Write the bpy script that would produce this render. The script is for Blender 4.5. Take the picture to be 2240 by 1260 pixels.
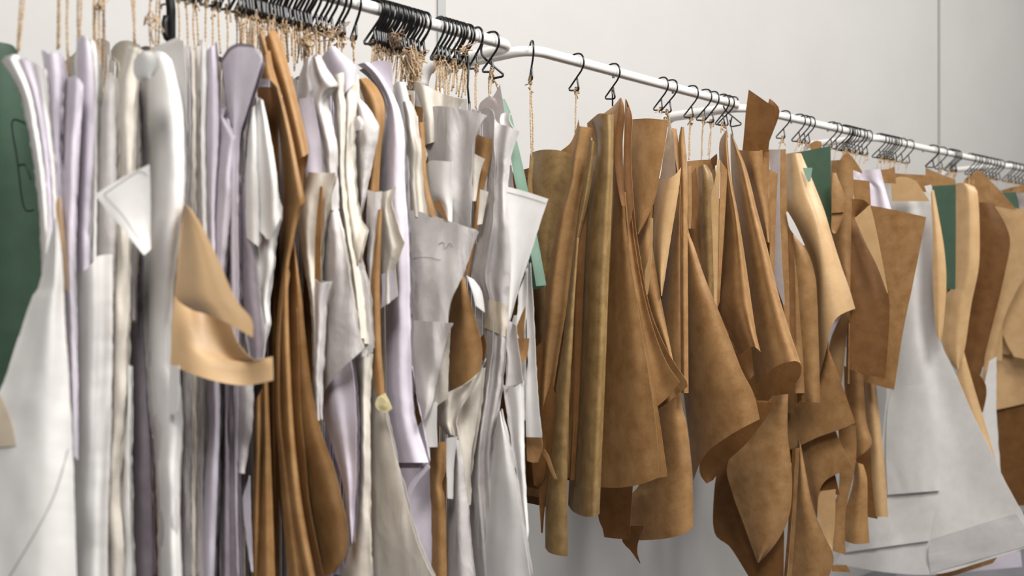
import bpy, math, random
from mathutils import Vector, noise
random.seed(7)
for o in list(bpy.data.objects): bpy.data.objects.remove(o)
scn = bpy.context.scene; COL = scn.collection
PI = math.pi
# ---------------------------------------------------------------- camera
CAMH = 1.35; F = 2178.0; H = 0.55          # camera height, focal length in pixels, rail above camera
A = math.radians(42.7)
FW = (math.sin(A), math.cos(A)); RT = (math.cos(A), -math.sin(A))
cd = bpy.data.cameras.new('camera'); cam = bpy.data.objects.new('camera', cd); COL.objects.link(cam)
cam.location = (0, 0, CAMH); cam.rotation_euler = (PI/2, 0, -A)
cd.sensor_width = 36; cd.lens = 35.0; cd.clip_start = 0.05
cd.dof.use_dof = True; cd.dof.focus_distance = 2.45; cd.dof.aperture_fstop = 2.6
scn.camera = cam
# ---------------------------------------------------------------- light
wd = bpy.data.worlds.new('world'); scn.world = wd; wd.use_nodes = True
wd.node_tree.nodes['Background'].inputs[0].default_value = (1.0, 0.97, 0.93, 1)
wd.node_tree.nodes['Background'].inputs[1].default_value = 0.025
def area(name, loc, target, size, sy, power, col=(1, .98, .95)):
    l = bpy.data.lights.new(name, 'AREA'); l.shape = 'RECTANGLE'; l.size = size; l.size_y = sy; l.energy = power; l.color = col
    o = bpy.data.objects.new(name, l); COL.objects.link(o); o.location = loc
    o.rotation_euler = (Vector(target)-Vector(loc)).to_track_quat('-Z', 'Y').to_euler(); return o
area('ceiling_lamp', (1.3, -0.5, 3.7), (1.5, 1.7, 1.3), 0.9, 0.9, 125)
area('ceiling_lamp_middle', (3.9, -0.75, 3.7), (3.0, 1.75, 1.3), 0.9, 0.9, 95)
area('ceiling_lamp_far', (6.4, -0.3, 3.7), (4.9, 1.8, 1.4), 1.0, 0.9, 58)
area('fill_light_near', (-0.8, -0.7, 3.7), (1.6, 1.7, 1.2), 1.0, 1.0, 92)  # unseen fill added to brighten the sheet faces turned left
scn.view_settings.view_transform = 'Standard'; scn.view_settings.look = 'None'
scn.view_settings.gamma = 1; scn.view_settings.use_curve_mapping = False
scn.view_settings.exposure = 0.0

# ---------------------------------------------------------------- helpers
def ray(px, py):
    sx = (px-1120)/F
    return Vector((FW[0]+RT[0]*sx, FW[1]+RT[1]*sx, (630-py)/F))
def at(px, py, Y):
    r = ray(px, py); return r*(Y/r.y) + Vector((0, 0, CAMH))
def rail_pt(px, py):                      # pixel on a rail -> point at rail height
    r = ray(px, py); return r*(H/r.z) + Vector((0, 0, CAMH))
def mat(name, col, rough=.6, metal=0, mott=None, msc=25, bump=0, bsc=8, trans=0, spec=.5, fib=0, crum=0, csc=14):
    m = bpy.data.materials.new(name); m.use_nodes = True; nt = m.node_tree; N = nt.nodes; Lk = nt.links
    b = N['Principled BSDF']; b.inputs['Base Color'].default_value = (*col, 1); b.inputs['Roughness'].default_value = rough
    b.inputs['Metallic'].default_value = metal; b.inputs['Specular IOR Level'].default_value = spec
    tc = N.new('ShaderNodeTexCoord')
    src = None
    if mott:
        n = N.new('ShaderNodeTexNoise'); n.inputs['Scale'].default_value = msc; n.inputs['Detail'].default_value = 7; n.inputs['Roughness'].default_value = .65
        Lk.new(tc.outputs['Object'], n.inputs['Vector'])
        r = N.new('ShaderNodeValToRGB'); r.color_ramp.elements[0].position = .3; r.color_ramp.elements[1].position = .62
        r.color_ramp.elements[0].color = (*mott, 1); r.color_ramp.elements[1].color = (*col, 1)
        Lk.new(n.outputs['Fac'], r.inputs['Fac']); src = r.outputs['Color']
        if fib:
            w = N.new('ShaderNodeTexNoise'); w.inputs['Scale'].default_value = 420; w.inputs['Detail'].default_value = 2
            Lk.new(tc.outputs['Object'], w.inputs['Vector'])
            mx = N.new('ShaderNodeMix'); mx.data_type = 'RGBA'; mx.blend_type = 'OVERLAY'; mx.inputs[0].default_value = fib
            Lk.new(src, mx.inputs[6]); Lk.new(w.outputs['Fac'], mx.inputs[7]); src = mx.outputs[2]
        Lk.new(src, b.inputs['Base Color'])
    if bump:
        n2 = N.new('ShaderNodeTexNoise'); n2.inputs['Scale'].default_value = bsc; n2.inputs['Detail'].default_value = 5; n2.inputs['Distortion'].default_value = .6
        mp = N.new('ShaderNodeMapping'); mp.inputs['Scale'].default_value = (1, 1, .45)
        Lk.new(tc.outputs['Object'], mp.inputs['Vector']); Lk.new(mp.outputs['Vector'], n2.inputs['Vector'])
        bp = N.new('ShaderNodeBump'); bp.inputs['Strength'].default_value = bump; bp.inputs['Distance'].default_value = .02
        hh = n2.outputs['Fac']
        if crum:
            ad = N.new('ShaderNodeMix'); ad.data_type = 'VECTOR'; ad.inputs[0].default_value = .12
            Lk.new(tc.outputs['Object'], ad.inputs[4]); Lk.new(n2.outputs['Color'], ad.inputs[5])
            vo = N.new('ShaderNodeTexVoronoi'); vo.inputs['Scale'].default_value = csc
            mp2 = N.new('ShaderNodeMapping'); mp2.inputs['Scale'].default_value = (1, 1, .4)
            Lk.new(ad.outputs[1], mp2.inputs['Vector']); Lk.new(mp2.outputs['Vector'], vo.inputs['Vector'])
            ma = N.new('ShaderNodeMath'); ma.operation = 'MULTIPLY_ADD'; ma.inputs[1].default_value = crum
            Lk.new(vo.outputs['Distance'], ma.inputs[0]); Lk.new(hh, ma.inputs[2]); hh = ma.outputs[0]
        Lk.new(hh, bp.inputs['Height']); Lk.new(bp.outputs['Normal'], b.inputs['Normal'])
    if trans:
        t = N.new('ShaderNodeBsdfTranslucent'); ms = N.new('ShaderNodeMixShader'); ms.inputs[0].default_value = trans
        if src: Lk.new(src, t.inputs['Color'])
        else: t.inputs['Color'].default_value = (*col, 1)
        Lk.new(b.outputs[0], ms.inputs[1]); Lk.new(t.outputs[0], ms.inputs[2]); Lk.new(ms.outputs[0], N['Material Output'].inputs[0])
    return m
def s(r, g, b):
    f = lambda c: ((c/255+.055)/1.055)**2.4 if c > 10 else c/255/12.92
    return (f(r), f(g), f(b))
M = {
 'W': mat('white_paper', s(228,226,223), .78, spec=.22, mott=s(221,218,214), bump=.1, bsc=5, trans=.05),
 'V': mat('lavender_paper', s(220,213,224), .78, spec=.22, mott=s(210,202,213), bump=.2, bsc=6, trans=.07, crum=.2, csc=7),
 'G': mat('tissue_paper', s(209,204,201), .78, spec=.22, mott=s(197,190,189), bump=.4, bsc=12, trans=.1, crum=.8, csc=15),
 'C': mat('cream_paper', s(224,217,205), .78, spec=.22, mott=s(212,203,190), bump=.3, bsc=10, trans=.07, crum=.6, csc=13),
 'P': mat('shaded_mauve_paper', s(144,135,142), .78, spec=.22, mott=s(127,118,125), bump=.3, bsc=9, trans=.04),  # mauve paper darkened to carry the shade of gaps and rear sheets
 'K': mat('kraft_paper', s(161,124,82), .5, mott=s(136,99,59), bump=.12, bsc=7, fib=.22, msc=22, spec=.25),
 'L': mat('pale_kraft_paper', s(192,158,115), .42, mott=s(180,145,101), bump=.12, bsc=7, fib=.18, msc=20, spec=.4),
 'O': mat('olive_kraft_paper', s(150,122,80), .4, mott=s(118,92,55), bump=.15, bsc=7, fib=.22, msc=30, spec=.4),
 'D': mat('shaded_dark_kraft_paper', s(112,77,42), .55, mott=s(96,63,32), spec=.2, bump=.12, bsc=7, fib=.22, msc=24),  # darkened kraft, shade of inner and rear sheets put into colour; darker cards too
 'T': mat('tan_card', s(208,174,132), .5, mott=s(200,165,122), bump=.06, msc=12, fib=.1),
 'N': mat('green_card', s(66,92,74), .55, mott=s(60,85,68), fib=.08),
 'M': mat('mint_card', s(136,166,148), .55, mott=s(128,158,140), fib=.08),
 'B': mat('pale_grey_film', s(190,180,178), .35, mott=s(176,165,163), trans=.25),
 'F': mat('brownish_film', s(158,138,118), .35, mott=s(140,118,98), trans=.1),
 'Y': mat('yellow_note', s(244,232,180), .6),
 'A': mat('masking_tape', s(214,200,178), .5, mott=s(206,190,166), trans=.1),
 'wire': mat('black_wire', s(14,14,15), .3),
 'strap': mat('black_plastic', s(13,13,14), .5),
 'rail': mat('white_enamel', s(232,230,226), .22, mott=s(226,223,218), msc=4),
 'twine': mat('jute_twine', s(190,165,134), .85, mott=s(150,124,94), msc=260, bump=.3, bsc=300),
 'twinegrey': mat('weathered_twine', s(150,128,104), .85, mott=s(112,90,70), msc=260),
 'wall': mat('painted_wall', s(182,180,177), .7, mott=s(178,176,173), msc=2.2, bump=.03, bsc=40),
 'trim': mat('joint_profile', s(150,150,148), .5),
 'floor': mat('grey_floor', s(128,126,132), .55, mott=s(112,110,116), msc=6),
 'ink': mat('pencil_line', s(160,156,156), .7),
}
def tag(o, label=None, cat=None, group=None, kind=None):
    if label: o['label'] = label
    if cat: o['category'] = cat
    if group: o['group'] = group
    if kind: o['kind'] = kind
    return o
def obj(name, V, Fc, m, parent=None, smooth=True, thick=0):
    if parent is not None:
        p = parent.location; V = [(v[0]-p[0], v[1]-p[1], v[2]-p[2]) for v in V]
    me = bpy.data.meshes.new(name); me.from_pydata([tuple(v) for v in V], [], Fc); me.update()
    if smooth: me.polygons.foreach_set('use_smooth', [True]*len(me.polygons))
    me.materials.append(m)
    if thick:      # open border stays crisp
        cnt = {}
        for pl in me.polygons:
            for ek in pl.edge_keys: cnt[ek] = cnt.get(ek, 0)+1
        at_ = me.attributes.new('sharp_edge', 'BOOLEAN', 'EDGE')
        at_.data.foreach_set('value', [cnt.get(e.key, 0) == 1 for e in me.edges])
    o = bpy.data.objects.new(name, me); COL.objects.link(o)
    if parent is not None: o.parent = parent
    if thick:
        sm = o.modifiers.new('thickness', 'SOLIDIFY'); sm.thickness = thick; sm.offset = 0
    return o
def box(x0, x1, y0, y1, z0, z1):
    V = [(x, y, z) for x in (x0, x1) for y in (y0, y1) for z in (z0, z1)]
    return V, [(0,1,3,2), (4,6,7,5), (0,4,5,1), (2,3,7,6), (0,2,6,4), (1,5,7,3)]
def cr(P, n):
    """smooth polyline through P; a point given twice is a sharp corner"""
    segs = [[P[0]]]
    for a in P[1:]:
        if a == segs[-1][-1]: segs.append([a])
        else: segs[-1].append(a)
    segs = [g for g in segs if len(g) > 1]
    if not segs: return [P[0]]*(n+1)
    out = []
    for g in segs:
        k = len(g)
        for i in range(k-1):
            p0 = g[max(i-1, 0)]; p1 = g[i]; p2 = g[i+1]; p3 = g[min(i+2, k-1)]
            for j in range(8):
                t = j/8
                out.append(tuple(.5*((2*b)+(-a+c)*t+(2*a-5*b+4*c-d)*t*t+(-a+3*b-3*c+d)*t**3) for a, b, c, d in zip(p0, p1, p2, p3)))
    out.append(segs[-1][-1])
    cum = [0]
    for a, b in zip(out, out[1:]): cum.append(cum[-1]+math.dist(a, b))
    T = cum[-1] or 1; res = []; j = 0
    for i in range(n+1):
        d = T*i/n
        while j < len(out)-2 and cum[j+1] < d: j += 1
        q = (d-cum[j])/max(cum[j+1]-cum[j], 1e-9); q = min(max(q, 0), 1)
        res.append(tuple(a+(b-a)*q for a, b in zip(out[j], out[j+1])))
    for g in segs[:-1]:
        c_ = g[-1]
        k = min(range(1, n), key=lambda i: math.dist(res[i], c_)) if n > 1 else 0
        res[k] = tuple(c_)
    return res
def tube(P, r, sides=6, closed=False):
    V = []; Fc = []; n = len(P); P = [Vector(p) for p in P]; up = None
    for i in range(n):
        t = (P[min(i+1, n-1)]-P[max(i-1, 0)])
        t = t.normalized() if t.length > 1e-9 else Vector((0, 0, 1))
        if up is None: up = t.orthogonal().normalized()
        a = up - t*up.dot(t); a = a.normalized() if a.length > 1e-6 else t.orthogonal().normalized(); up = a; b = t.cross(a)
        rr = r(i/(n-1)) if callable(r) else r
        for k in range(sides):
            an = 2*PI*k/sides; V.append(P[i]+(a*math.cos(an)+b*math.sin(an))*rr)
    for i in range(n-1):
        for k in range(sides):
            k2 = (k+1) % sides; Fc.append((i*sides+k, i*sides+k2, (i+1)*sides+k2, (i+1)*sides+k))
    Fc.append(tuple(range(sides))[::-1]); Fc.append(tuple((n-1)*sides+k for k in range(sides)))
    return V, Fc
def join(parts):
    V = []; Fc = []
    for v, f in parts:
        b = len(V); V += list(v); Fc += [tuple(i+b for i in q) for q in f]
    return V, Fc

# ---------------------------------------------------------------- rails, from pixels at rail height
RZ = CAMH+H
YR = 1.70
r1a = rail_pt(800, 13); r1b = rail_pt(1106, 97)
d1 = (r1b-r1a).normalized()
r1a = r1b - d1*1.60
r2a = rail_pt(1178, 112); r2b = rail_pt(1612, 229)
r3a = rail_pt(1636, 237); r3b = rail_pt(1902, 298)
r4a = rail_pt(1918, 302); r4b = rail_pt(2196, 361)
r5a = rail_pt(2208, 363); d5 = (r4b-r4a).normalized(); r5b = r5a + d5*1.0
RAILS = [(r1a, r1b), (r2a, r2b), (r3a, r3b), (r4a, r4b), (r5a, r5b)]
print('rails', [(tuple(round(c, 3) for c in a), tuple(round(c, 3) for c in b)) for a, b in RAILS])
WALL_Y = 2.32
def rail_at(k, px):
    """point of rail k under image column px"""
    a, b = RAILS[k]; r = ray(px, 630)
    d = b-a; # a + d t, lateral = px
    # solve cross((a+dt), r) = 0 in the ground plane
    t = -(a.x*r.y-a.y*r.x)/(d.x*r.y-d.y*r.x)
    return a+d*t
# setting
st = lambda o, lab=None: tag(o, lab, None, None, 'structure')
st(obj('wall_back', *box(-2.5, 9.5, WALL_Y, WALL_Y+.12, 0, 3.2), M['wall'], smooth=False))
st(obj('floor', *box(-2.5, 9.5, -2.5, WALL_Y, -.1, 0), M['floor'], smooth=False))
def seam(px, w, dep, nm):
    p = at(px, 300, WALL_Y)
    return st(obj(nm, *box(p.x-w/2, p.x+w/2, WALL_Y-dep, WALL_Y, 0, 3.2), M['trim'], smooth=False))
seam(964, .030, .006, 'trim_1')
seam(2053, .016, .006, 'trim_2')

def rack(k, label):
    a, b = RAILS[k]; d = (b-a).normalized(); n = Vector((-d.y, d.x, 0))   # towards the wall
    root = bpy.data.objects.new('clothes_rail', None); root.location = (a+b)/2; COL.objects.link(root)
    bpy.context.view_layer.update()
    tag(root, label, 'clothes rail')
    R = .0125; c = .05
    P = []
    def corner(p, u, v, rr=c, k=7):     # from direction u into direction v
        return [p-u*rr+ u*rr*math.sin(t*PI/2/k)+ v*rr*(1-math.cos(t*PI/2/k)) for t in range(k+1)]
    depth = .30
    A0 = a-d*.03; B0 = b+d*.03
    P = [A0+n*(depth)+Vector((0, 0, -.12))]
    P = corner(A0+n*depth, Vector((0, 0, 1)), -n) + corner(A0, -n, d) + [a+(b-a)*t/6 for t in range(1, 6)] + corner(B0, d, n) + corner(B0+n*depth, n, Vector((0, 0, -1)))
    V, Fc = tube(P, R, 14)
    obj('top_rail', V, Fc, M['rail'], root)
    for e in (A0, B0):
        q = e+n*depth; zl = RZ-.42; m = 7
        bend = [Vector((q.x, q.y, zl+.05))]+[Vector((q.x, q.y+.05*(1-math.cos(t*PI/2/m)), zl+.05-.05*math.sin(t*PI/2/m))) for t in range(1, m+1)]
        V, Fc = tube([Vector((q.x, q.y, RZ-c))]+bend+[Vector((q.x, WALL_Y-.004, zl))], R, 14); obj('wall_arm', V, Fc, M['rail'], root)
        V, Fc = tube([Vector((q.x, WALL_Y-.008, zl)), Vector((q.x, WALL_Y, zl))], .03, 20); obj('wall_flange', V, Fc, M['rail'], root, smooth=False)
    for t in (.32, .62):
        q = a+(b-a)*t; V, Fc = tube([q+Vector((0, 0, -R-.004)), q+Vector((0, 0, -R+.003))], .004, 8); obj('screw', V, Fc, M['trim'], root)
rack(0, 'white tubular wall rail nearest the camera at the left, crowded with black hooks')
rack(1, 'white tubular wall rail in the middle carrying only brown patterns on a few spaced hooks')
rack(2, 'white tubular wall rail behind the upright brown card, third along the wall')
rack(3, 'white tubular wall rail near the right edge, fourth along the wall')
rack(4, 'farthest white wall rail cut by the right edge of the picture')

# ---------------------------------------------------------------- paper
def psp(v, u):
    """smooth interpolation through evenly spaced values"""
    n = len(v)
    if n == 1: return v[0]
    x = u*(n-1); i = min(int(x), n-2); t = x-i
    p0 = v[max(i-1, 0)]; p1 = v[i]; p2 = v[i+1]; p3 = v[min(i+2, n-1)]
    return .5*((2*p1)+(-p0+p2)*t+(2*p0-5*p1+4*p2-p3)*t*t+(-p0+3*p1-3*p2+p3)*t**3)
def plin(v, u):
    n = len(v); x = u*(n-1); i = min(int(x), max(n-2, 0)); t = x-i
    return v[0] if n == 1 else v[i]*(1-t)+v[i+1]*t
LAST = []
def stick(c, L, R, nm, lab, n=6, o0=.003, o1=.003):
    """a small patch stuck onto the sheet made last"""
    Lc = cr(L, n); Rc = cr(R, n); V = []
    for j in range(n+1):
        for i in range(n+1):
            u = i/n; x = Lc[j][0]*(1-u)+Rc[j][0]*u; y = Lc[j][1]*(1-u)+Rc[j][1]*u
            near = sorted(LAST, key=lambda a: (a[0]-x)**2+(a[1]-y)**2)[:5]
            w = [1/((a[0]-x)**2+(a[1]-y)**2+2) for a in near]
            V.append(ray(x, y)*(sum(a[2]*b for a, b in zip(near, w))/sum(w)-o0-(o1-o0)*j/n)+Vector((0, 0, CAMH)))
    Fc = [(j*(n+1)+i, j*(n+1)+i+1, (j+1)*(n+1)+i+1, (j+1)*(n+1)+i) for j in range(n) for i in range(n)]
    o = obj(nm, V, Fc, M[c], BUN[0], thick=.0004); o['label'] = lab
def ink(P, r=.0004, m='ink'):
    """a drawn line lying on the sheet made last"""
    C = cr(P, max(4, int(sum(math.dist(a, b) for a, b in zip(P, P[1:]))/8))); Q = []
    for x, y in C:
        near = sorted(LAST, key=lambda a: (a[0]-x)**2+(a[1]-y)**2)[:4]
        w = [1/((a[0]-x)**2+(a[1]-y)**2+.5) for a in near]
        z = sum(a[2]*b for a, b in zip(near, w))/sum(w)-.0012
        Q.append(ray(x, y)*z+Vector((0, 0, CAMH)))
    V, Fc = tube(Q, r, 4)
    obj('drawn_line', V, Fc, M[m], BUN[0])
BUN = [None]
SEED = [0]
def B(label, k, px, cat='paper pattern', name='pattern_bundle', group=None):
    p = rail_at(k, px)
    e = bpy.data.objects.new(name, None); e.location = (p.x, p.y, RZ-.07); COL.objects.link(e)
    e.empty_display_size = .03
    tag(e, label, cat, group); BUN[0] = e; e['_k'] = 0
    del e['_k']
    return e
def S(c, tR, L, R, T=(), Bt=(), p=(0,), q=None, yaw=None, w=.003, lab=None, nm='sheet', nu=None, nv=None, th=.0007, wx=None, wy=None, lay=None, jag=None, lin=False):
    """one hanging sheet. L, R: left and right edges from top to bottom, T, Bt: points between the corners,
    p (q at the bottom): how far the sheet bows away from its plane across its width, in metres."""
    SEED[0] += 13.7
    xs = [a[0] for a in list(L)+list(R)+list(T)+list(Bt)]; ys = [a[1] for a in list(L)+list(R)]
    W_ = max(xs)-min(xs); H_ = max(ys)-min(ys)
    soft = c in 'GCVPW'; rm = sum(x for x, y in R)/len(R)
    if lay is None: lay = (2 if rm < 640 else 1) if (soft and H_ > 280 and rm < 1130 and nm == 'sheet') else 0
    nu = nu or int(min(max(W_/5, 6), 26)); nv = nv or int(min(max(H_/10, 8), 80))
    wx = wx or (26 if c in 'GC' else 50); wy = wy or (110 if soft else 170)
    Lc = cr(list(L), nv); Rc = cr(list(R), nv)
    jag = ((1.6 if c in 'GC' else 1.0) if soft and H_ > 120 else .2) if jag is None else jag
    def jg(Pc, sd):
        out = []
        for i, (x, y) in enumerate(Pc):
            a = noise.noise(Vector((y/26, sd, 0)))+.7*noise.noise(Vector((y/9, sd, 3)))
            nt_ = noise.noise(Vector((y/60, sd, 9))); nt_ = 4*(nt_-.45) if nt_ > .45 else 0
            e_ = math.sin(PI*min(max(i/nv, 0), 1))**.3
            out.append((x+jag*e_*(a*1.3-nt_*2), y))
        return out
    if soft and rm < 640 and W_ < 90: p = [a*.55 for a in p]; q = q and [a*.55 for a in q]
    PS = plin if lin else psp
    Lc = jg(Lc, SEED[0]); Rc = jg(Rc, SEED[0]+5)
    Tc = cr([L[0]]+list(T)+[R[0]], nu); Bc = cr([L[-1]]+list(Bt)+[R[-1]], nu)
    if yaw is None: yaw = 14 if rm < 250 else 9 if rm < 700 else 8 if rm < 1150 else 5
    ya = math.radians(yaw); n = (math.cos(ya), math.sin(ya))
    Y0 = YR-tR+(0.05 if rm > 1700 else 0)
    P0 = at(rm, 630, Y0)
    c0 = n[0]*P0.x+n[1]*P0.y
    V = []; LAST.clear()
    for j in range(nv+1):
        v = j/nv
        for i in range(nu+1):
            u = i/nu
            x = (1-u)*Lc[j][0]+u*Rc[j][0]+(1-v)*Tc[i][0]+v*Bc[i][0]-((1-u)*(1-v)*L[0][0]+u*(1-v)*R[0][0]+(1-u)*v*L[-1][0]+u*v*R[-1][0])
            y = (1-u)*Lc[j][1]+u*Rc[j][1]+(1-v)*Tc[i][1]+v*Bc[i][1]-((1-u)*(1-v)*L[0][1]+u*(1-v)*R[0][1]+(1-u)*v*L[-1][1]+u*v*R[-1][1])
            D = ray(x, y)
            z = c0/(n[0]*D.x+n[1]*D.y)
            d = PS(p, u)
            if q is not None: d = d*(1-v)+PS(q, u)*v
            d += w*noise.noise(Vector((x/wx, y/wy, SEED[0])))*2
            z += d
            z = min(z, (WALL_Y-.05)/D.y)
            V.append(D*z+Vector((0, 0, CAMH))); LAST.append((x, y, z))
    Fc = [(j*(nu+1)+i, j*(nu+1)+i+1, (j+1)*(nu+1)+i+1, (j+1)*(nu+1)+i) for j in range(nv) for i in range(nu)]
    o = obj(nm, V, Fc, M[c], BUN[0], thick=th)
    if lab: o['label'] = lab
    for k in range(lay):
        dx = random.uniform(2.5, 7)*(1 if k % 2 == 0 else -1); dy = random.uniform(-9, 12)
        mv = lambda P: [(x+dx, y+dy) for x, y in P]
        S(random.choice('WG' if c == 'W' else 'VPW' if c == 'V' else 'GC' if c in 'GC' else 'PG'), tR-.012*(k+1), mv(L), mv(R), mv(T), mv(Bt), p, q, yaw, w, None, nm, lay=0, jag=2.2)
    return o
def strip(c, tR, C, wd, lab=None, **k):
    """a narrow hanging strip given by its middle line and pixel width"""
    return S(c, tR, [(x-wd/2, y) for x, y in C], [(x+wd/2, y) for x, y in C], lab=lab, **k)
def back(c, n, t0=-.02, t1=-.22, top=-.17, bot=-1.15, sp=.011):
    """further sheets of the same bundle, hanging deeper behind, square to the rail"""
    e = BUN[0]
    if e.location.x < .62: return
    if e.location.x > 1.55: top = min(top, -.28)
    if set(c) <= set('KDO'): c = 'DDK'  # rear kraft sheets mostly take the shade-darkened colour
    if e.location.x < 1.12: t0 = min(t0, -.03)
    n *= 2; sp *= .55; rng = .05 if e.location.x > 1.4 else .02
    for i in range(n):
        X = e.location.x+(i-(n-1)/2)*sp; ta = t0+random.uniform(-.04, rng); tb = t1+random.uniform(-.02, .05)
        zt = e.location.z+.07+top+random.uniform(-.03, .02); zb = e.location.z+.07+bot+random.uniform(-.15, .15)
        V = []; nu, nv = 8, 14; sd = random.uniform(0, 99)
        for j in range(nv+1):
            for q in range(nu+1):
                u = q/nu; v = j/nv
                y = e.location.y-(ta+(tb-ta)*u); z = zt+(zb-zt)*v
                V.append((X+.008*noise.noise(Vector((y*14, z*3, sd))), min(y, WALL_Y-.06), z+.02*math.sin(u*PI)*(1-v)))
        Fc = [(j*(nu+1)+k, j*(nu+1)+k+1, (j+1)*(nu+1)+k+1, (j+1)*(nu+1)+k) for j in range(nv) for k in range(nu)]
        obj('sheet', V, Fc, M[c if isinstance(c, str) and len(c) == 1 else random.choice(c)], e, thick=.0007)
# ---------------------------------------------------------------- the patterns, from left to right
cv = (.03, .006, 0, .004, .03)            # bulging towards the viewer
B('dark green card with a rounded corner cut by the left edge', 0, 40)
S('N', .05, [(-120,60),(-120,400),(-120,735)], [(20,96),(40,120),(70,260),(92,420),(96,560),(84,735)], T=[(-20,88)], p=(.02,0,.01), w=0, yaw=45)
ink([(68,276),(45,264),(26,268),(38,350),(52,452),(74,458)], .0008, 'wire')
ink([(40,362),(56,360),(68,392)], .0008, 'wire')
S('N', .03, [(-120,730),(-120,900),(-120,1050)], [(40,730),(20,800),(10,900)], p=(0,), w=0, yaw=45)
B('fan of lavender white sheets flaring over the green card at the left', 0, 60)
S('W', .24, [(5,130),(45,200),(66,290),(82,390),(90,470),(95,600)], [(36,126),(66,200),(84,290),(98,400),(105,500),(108,620)], T=[(18,126)], p=(.01,0,.01))
S('V', .235, [(30,127),(62,200),(82,300),(96,420),(104,620)], [(66,132),(88,220),(104,330),(112,440),(116,620)], p=(.012,0,.01))
S('W', .23, [(60,132),(84,220),(100,320),(110,440),(112,620)], [(98,150),(104,240),(115,340),(122,440),(126,620)], p=(.012,0,.01))
B('mauve-shaded white sheets with ragged tops, second bundle from the left', 0, 100)
S('V', .22, [(96,108),(104,180),(110,300),(118,430),(122,620)], [(128,118),(134,160),(130,300),(136,430),(138,620)], T=[(108,118),(118,116)], p=(.015,0,.02))
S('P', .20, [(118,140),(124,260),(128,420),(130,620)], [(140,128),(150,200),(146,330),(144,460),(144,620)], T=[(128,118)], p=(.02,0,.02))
B('tan paper sliver peeking from the bundle over the big white triangle', 0, 112)
S('T', .25, [(128,430),(112,480),(106,505),(120,600)], [(133,432),(138,500),(144,580),(146,640)], p=(0,), w=0)
B('large plain white sheet spreading as a triangle down the lower left', 0, 116)
S('W', .31, [(121,476),(100,560),(85,628),(70,652),(40,742),(12,825),(-30,940),(-90,1265)], [(124,476),(135,560),(142,700),(152,850),(160,1000),(168,1265)], p=(.03,.012,0,.02), w=.001, yaw=52, lay=0)
stick('A', [(-60,800),(-60,900),(-60,985)], [(0,862),(26,925),(34,975)], 'tape', 'tan paper patch at the left edge')
ink([(150,980),(120,1080),(80,1160),(20,1262)], .0007)
B('narrow rolled white sheet with a torn end, third bundle from the left', 0, 128)
S('V', .25, [(149,170),(145,260),(140,400),(136,520),(142,640),(152,850),(158,1000)], [(177,182),(171,270),(165,400),(160,560),(163,700),(165,850),(166,1000)], T=[(160,166),(172,172)], p=(.02,0,.025))
B('lavender and grey bundle whose tall top stands left of the long grey twine', 0, 160)
S('V', .22, [(170,92),(168,200),(170,330),(166,470),(168,600)], [(196,92),(205,180),(204,330),(196,470),(196,600)], T=[(178,82),(188,82)], p=(.02,0,.015))
S('W', .20, [(190,90),(192,200),(194,330),(196,470),(196,600)], [(206,92),(214,150),(212,300),(212,450),(210,600)], T=[(198,84)], p=(.01,0,.01))
S('P', .16, [(168,380),(172,470),(178,560),(182,640)], [(206,330),(205,420),(206,500),(207,560)], p=(.01,0,.02))
S('G', .23, [(196,262),(193,400),(200,520),(206,640)], [(240,162),(252,178),(254,300),(254,420),(250,640)], T=[(212,240),(226,225)], p=(.012,0,.01,.035))
back('GVP', 7, t0=.10)
B('tall pale grey sheet with a stepped top running to the bottom at the left', 0, 175)
S('W', .27, [(170,598),(174,700),(168,850),(162,1000),(156,1120),(150,1265)], [(246,556),(246,700),(243,850),(240,1000),(236,1130),(234,1265)], T=[(188,590),(204,574),(210,562)], p=(.015,0,.004,.02,.06))
B('beige-grey long sheet with a crooked left edge, just right of the long grey twine', 0, 215)
S('C', .24, [(286,102),(268,150),(256,200),(254,300),(252,420),(250,520),(243,640),(241,800),(237,920),(227,1010),(225,1110),(237,1200),(240,1265)], [(304,104),(296,200),(290,330),(286,450),(280,560),(279,700),(276,850),(263,1000),(262,1080),(270,1180),(268,1265)], T=[(294,108)], p=(.02,0,.012,.04), w=.005)
S('W', .22, [(276,800),(276,900),(273,1000),(268,1080),(262,1180),(260,1265)], [(285,800),(286,900),(284,1020),(286,1130),(290,1265)], p=(.01,0,.015))
S('G', .21, [(268,240),(272,400),(270,560),(280,700)], [(300,160),(306,300),(304,430),(300,560),(296,700)], p=(.01,0,.02))
back('GCW', 7, t0=.12)
B('shaded mauve bundle hiding behind the white pointed corner at the left', 0, 240)
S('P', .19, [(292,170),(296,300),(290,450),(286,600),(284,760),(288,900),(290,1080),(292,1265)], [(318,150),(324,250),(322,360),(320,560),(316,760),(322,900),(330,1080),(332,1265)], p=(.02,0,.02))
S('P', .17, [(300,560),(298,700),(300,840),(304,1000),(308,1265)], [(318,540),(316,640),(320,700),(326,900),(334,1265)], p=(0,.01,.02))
S('D', .14, [(332,960),(333,1100),(334,1265)], [(346,950),(350,1100),(352,1265)], p=(0,.01), lab='brown sheet edge')
back('PGV', 8, t0=.10)
B('bright white sheet corner sticking out to the left like a pointed flag', 0, 262)
S('W', .36, [(207,426),(250,478),(290,528),(315,558)], [(326,360),(328,420),(329,490),(330,545)], T=[(262,392)], Bt=[(322,552)], p=(.0,.01,.02), w=.001, yaw=30)
ink([(228,424),(300,376),(322,382)])
ink([(228,424),(270,472),(316,540)])
B('long crumpled white sheet with a curled-over top, the most prominent at the left', 0, 282)
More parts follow.
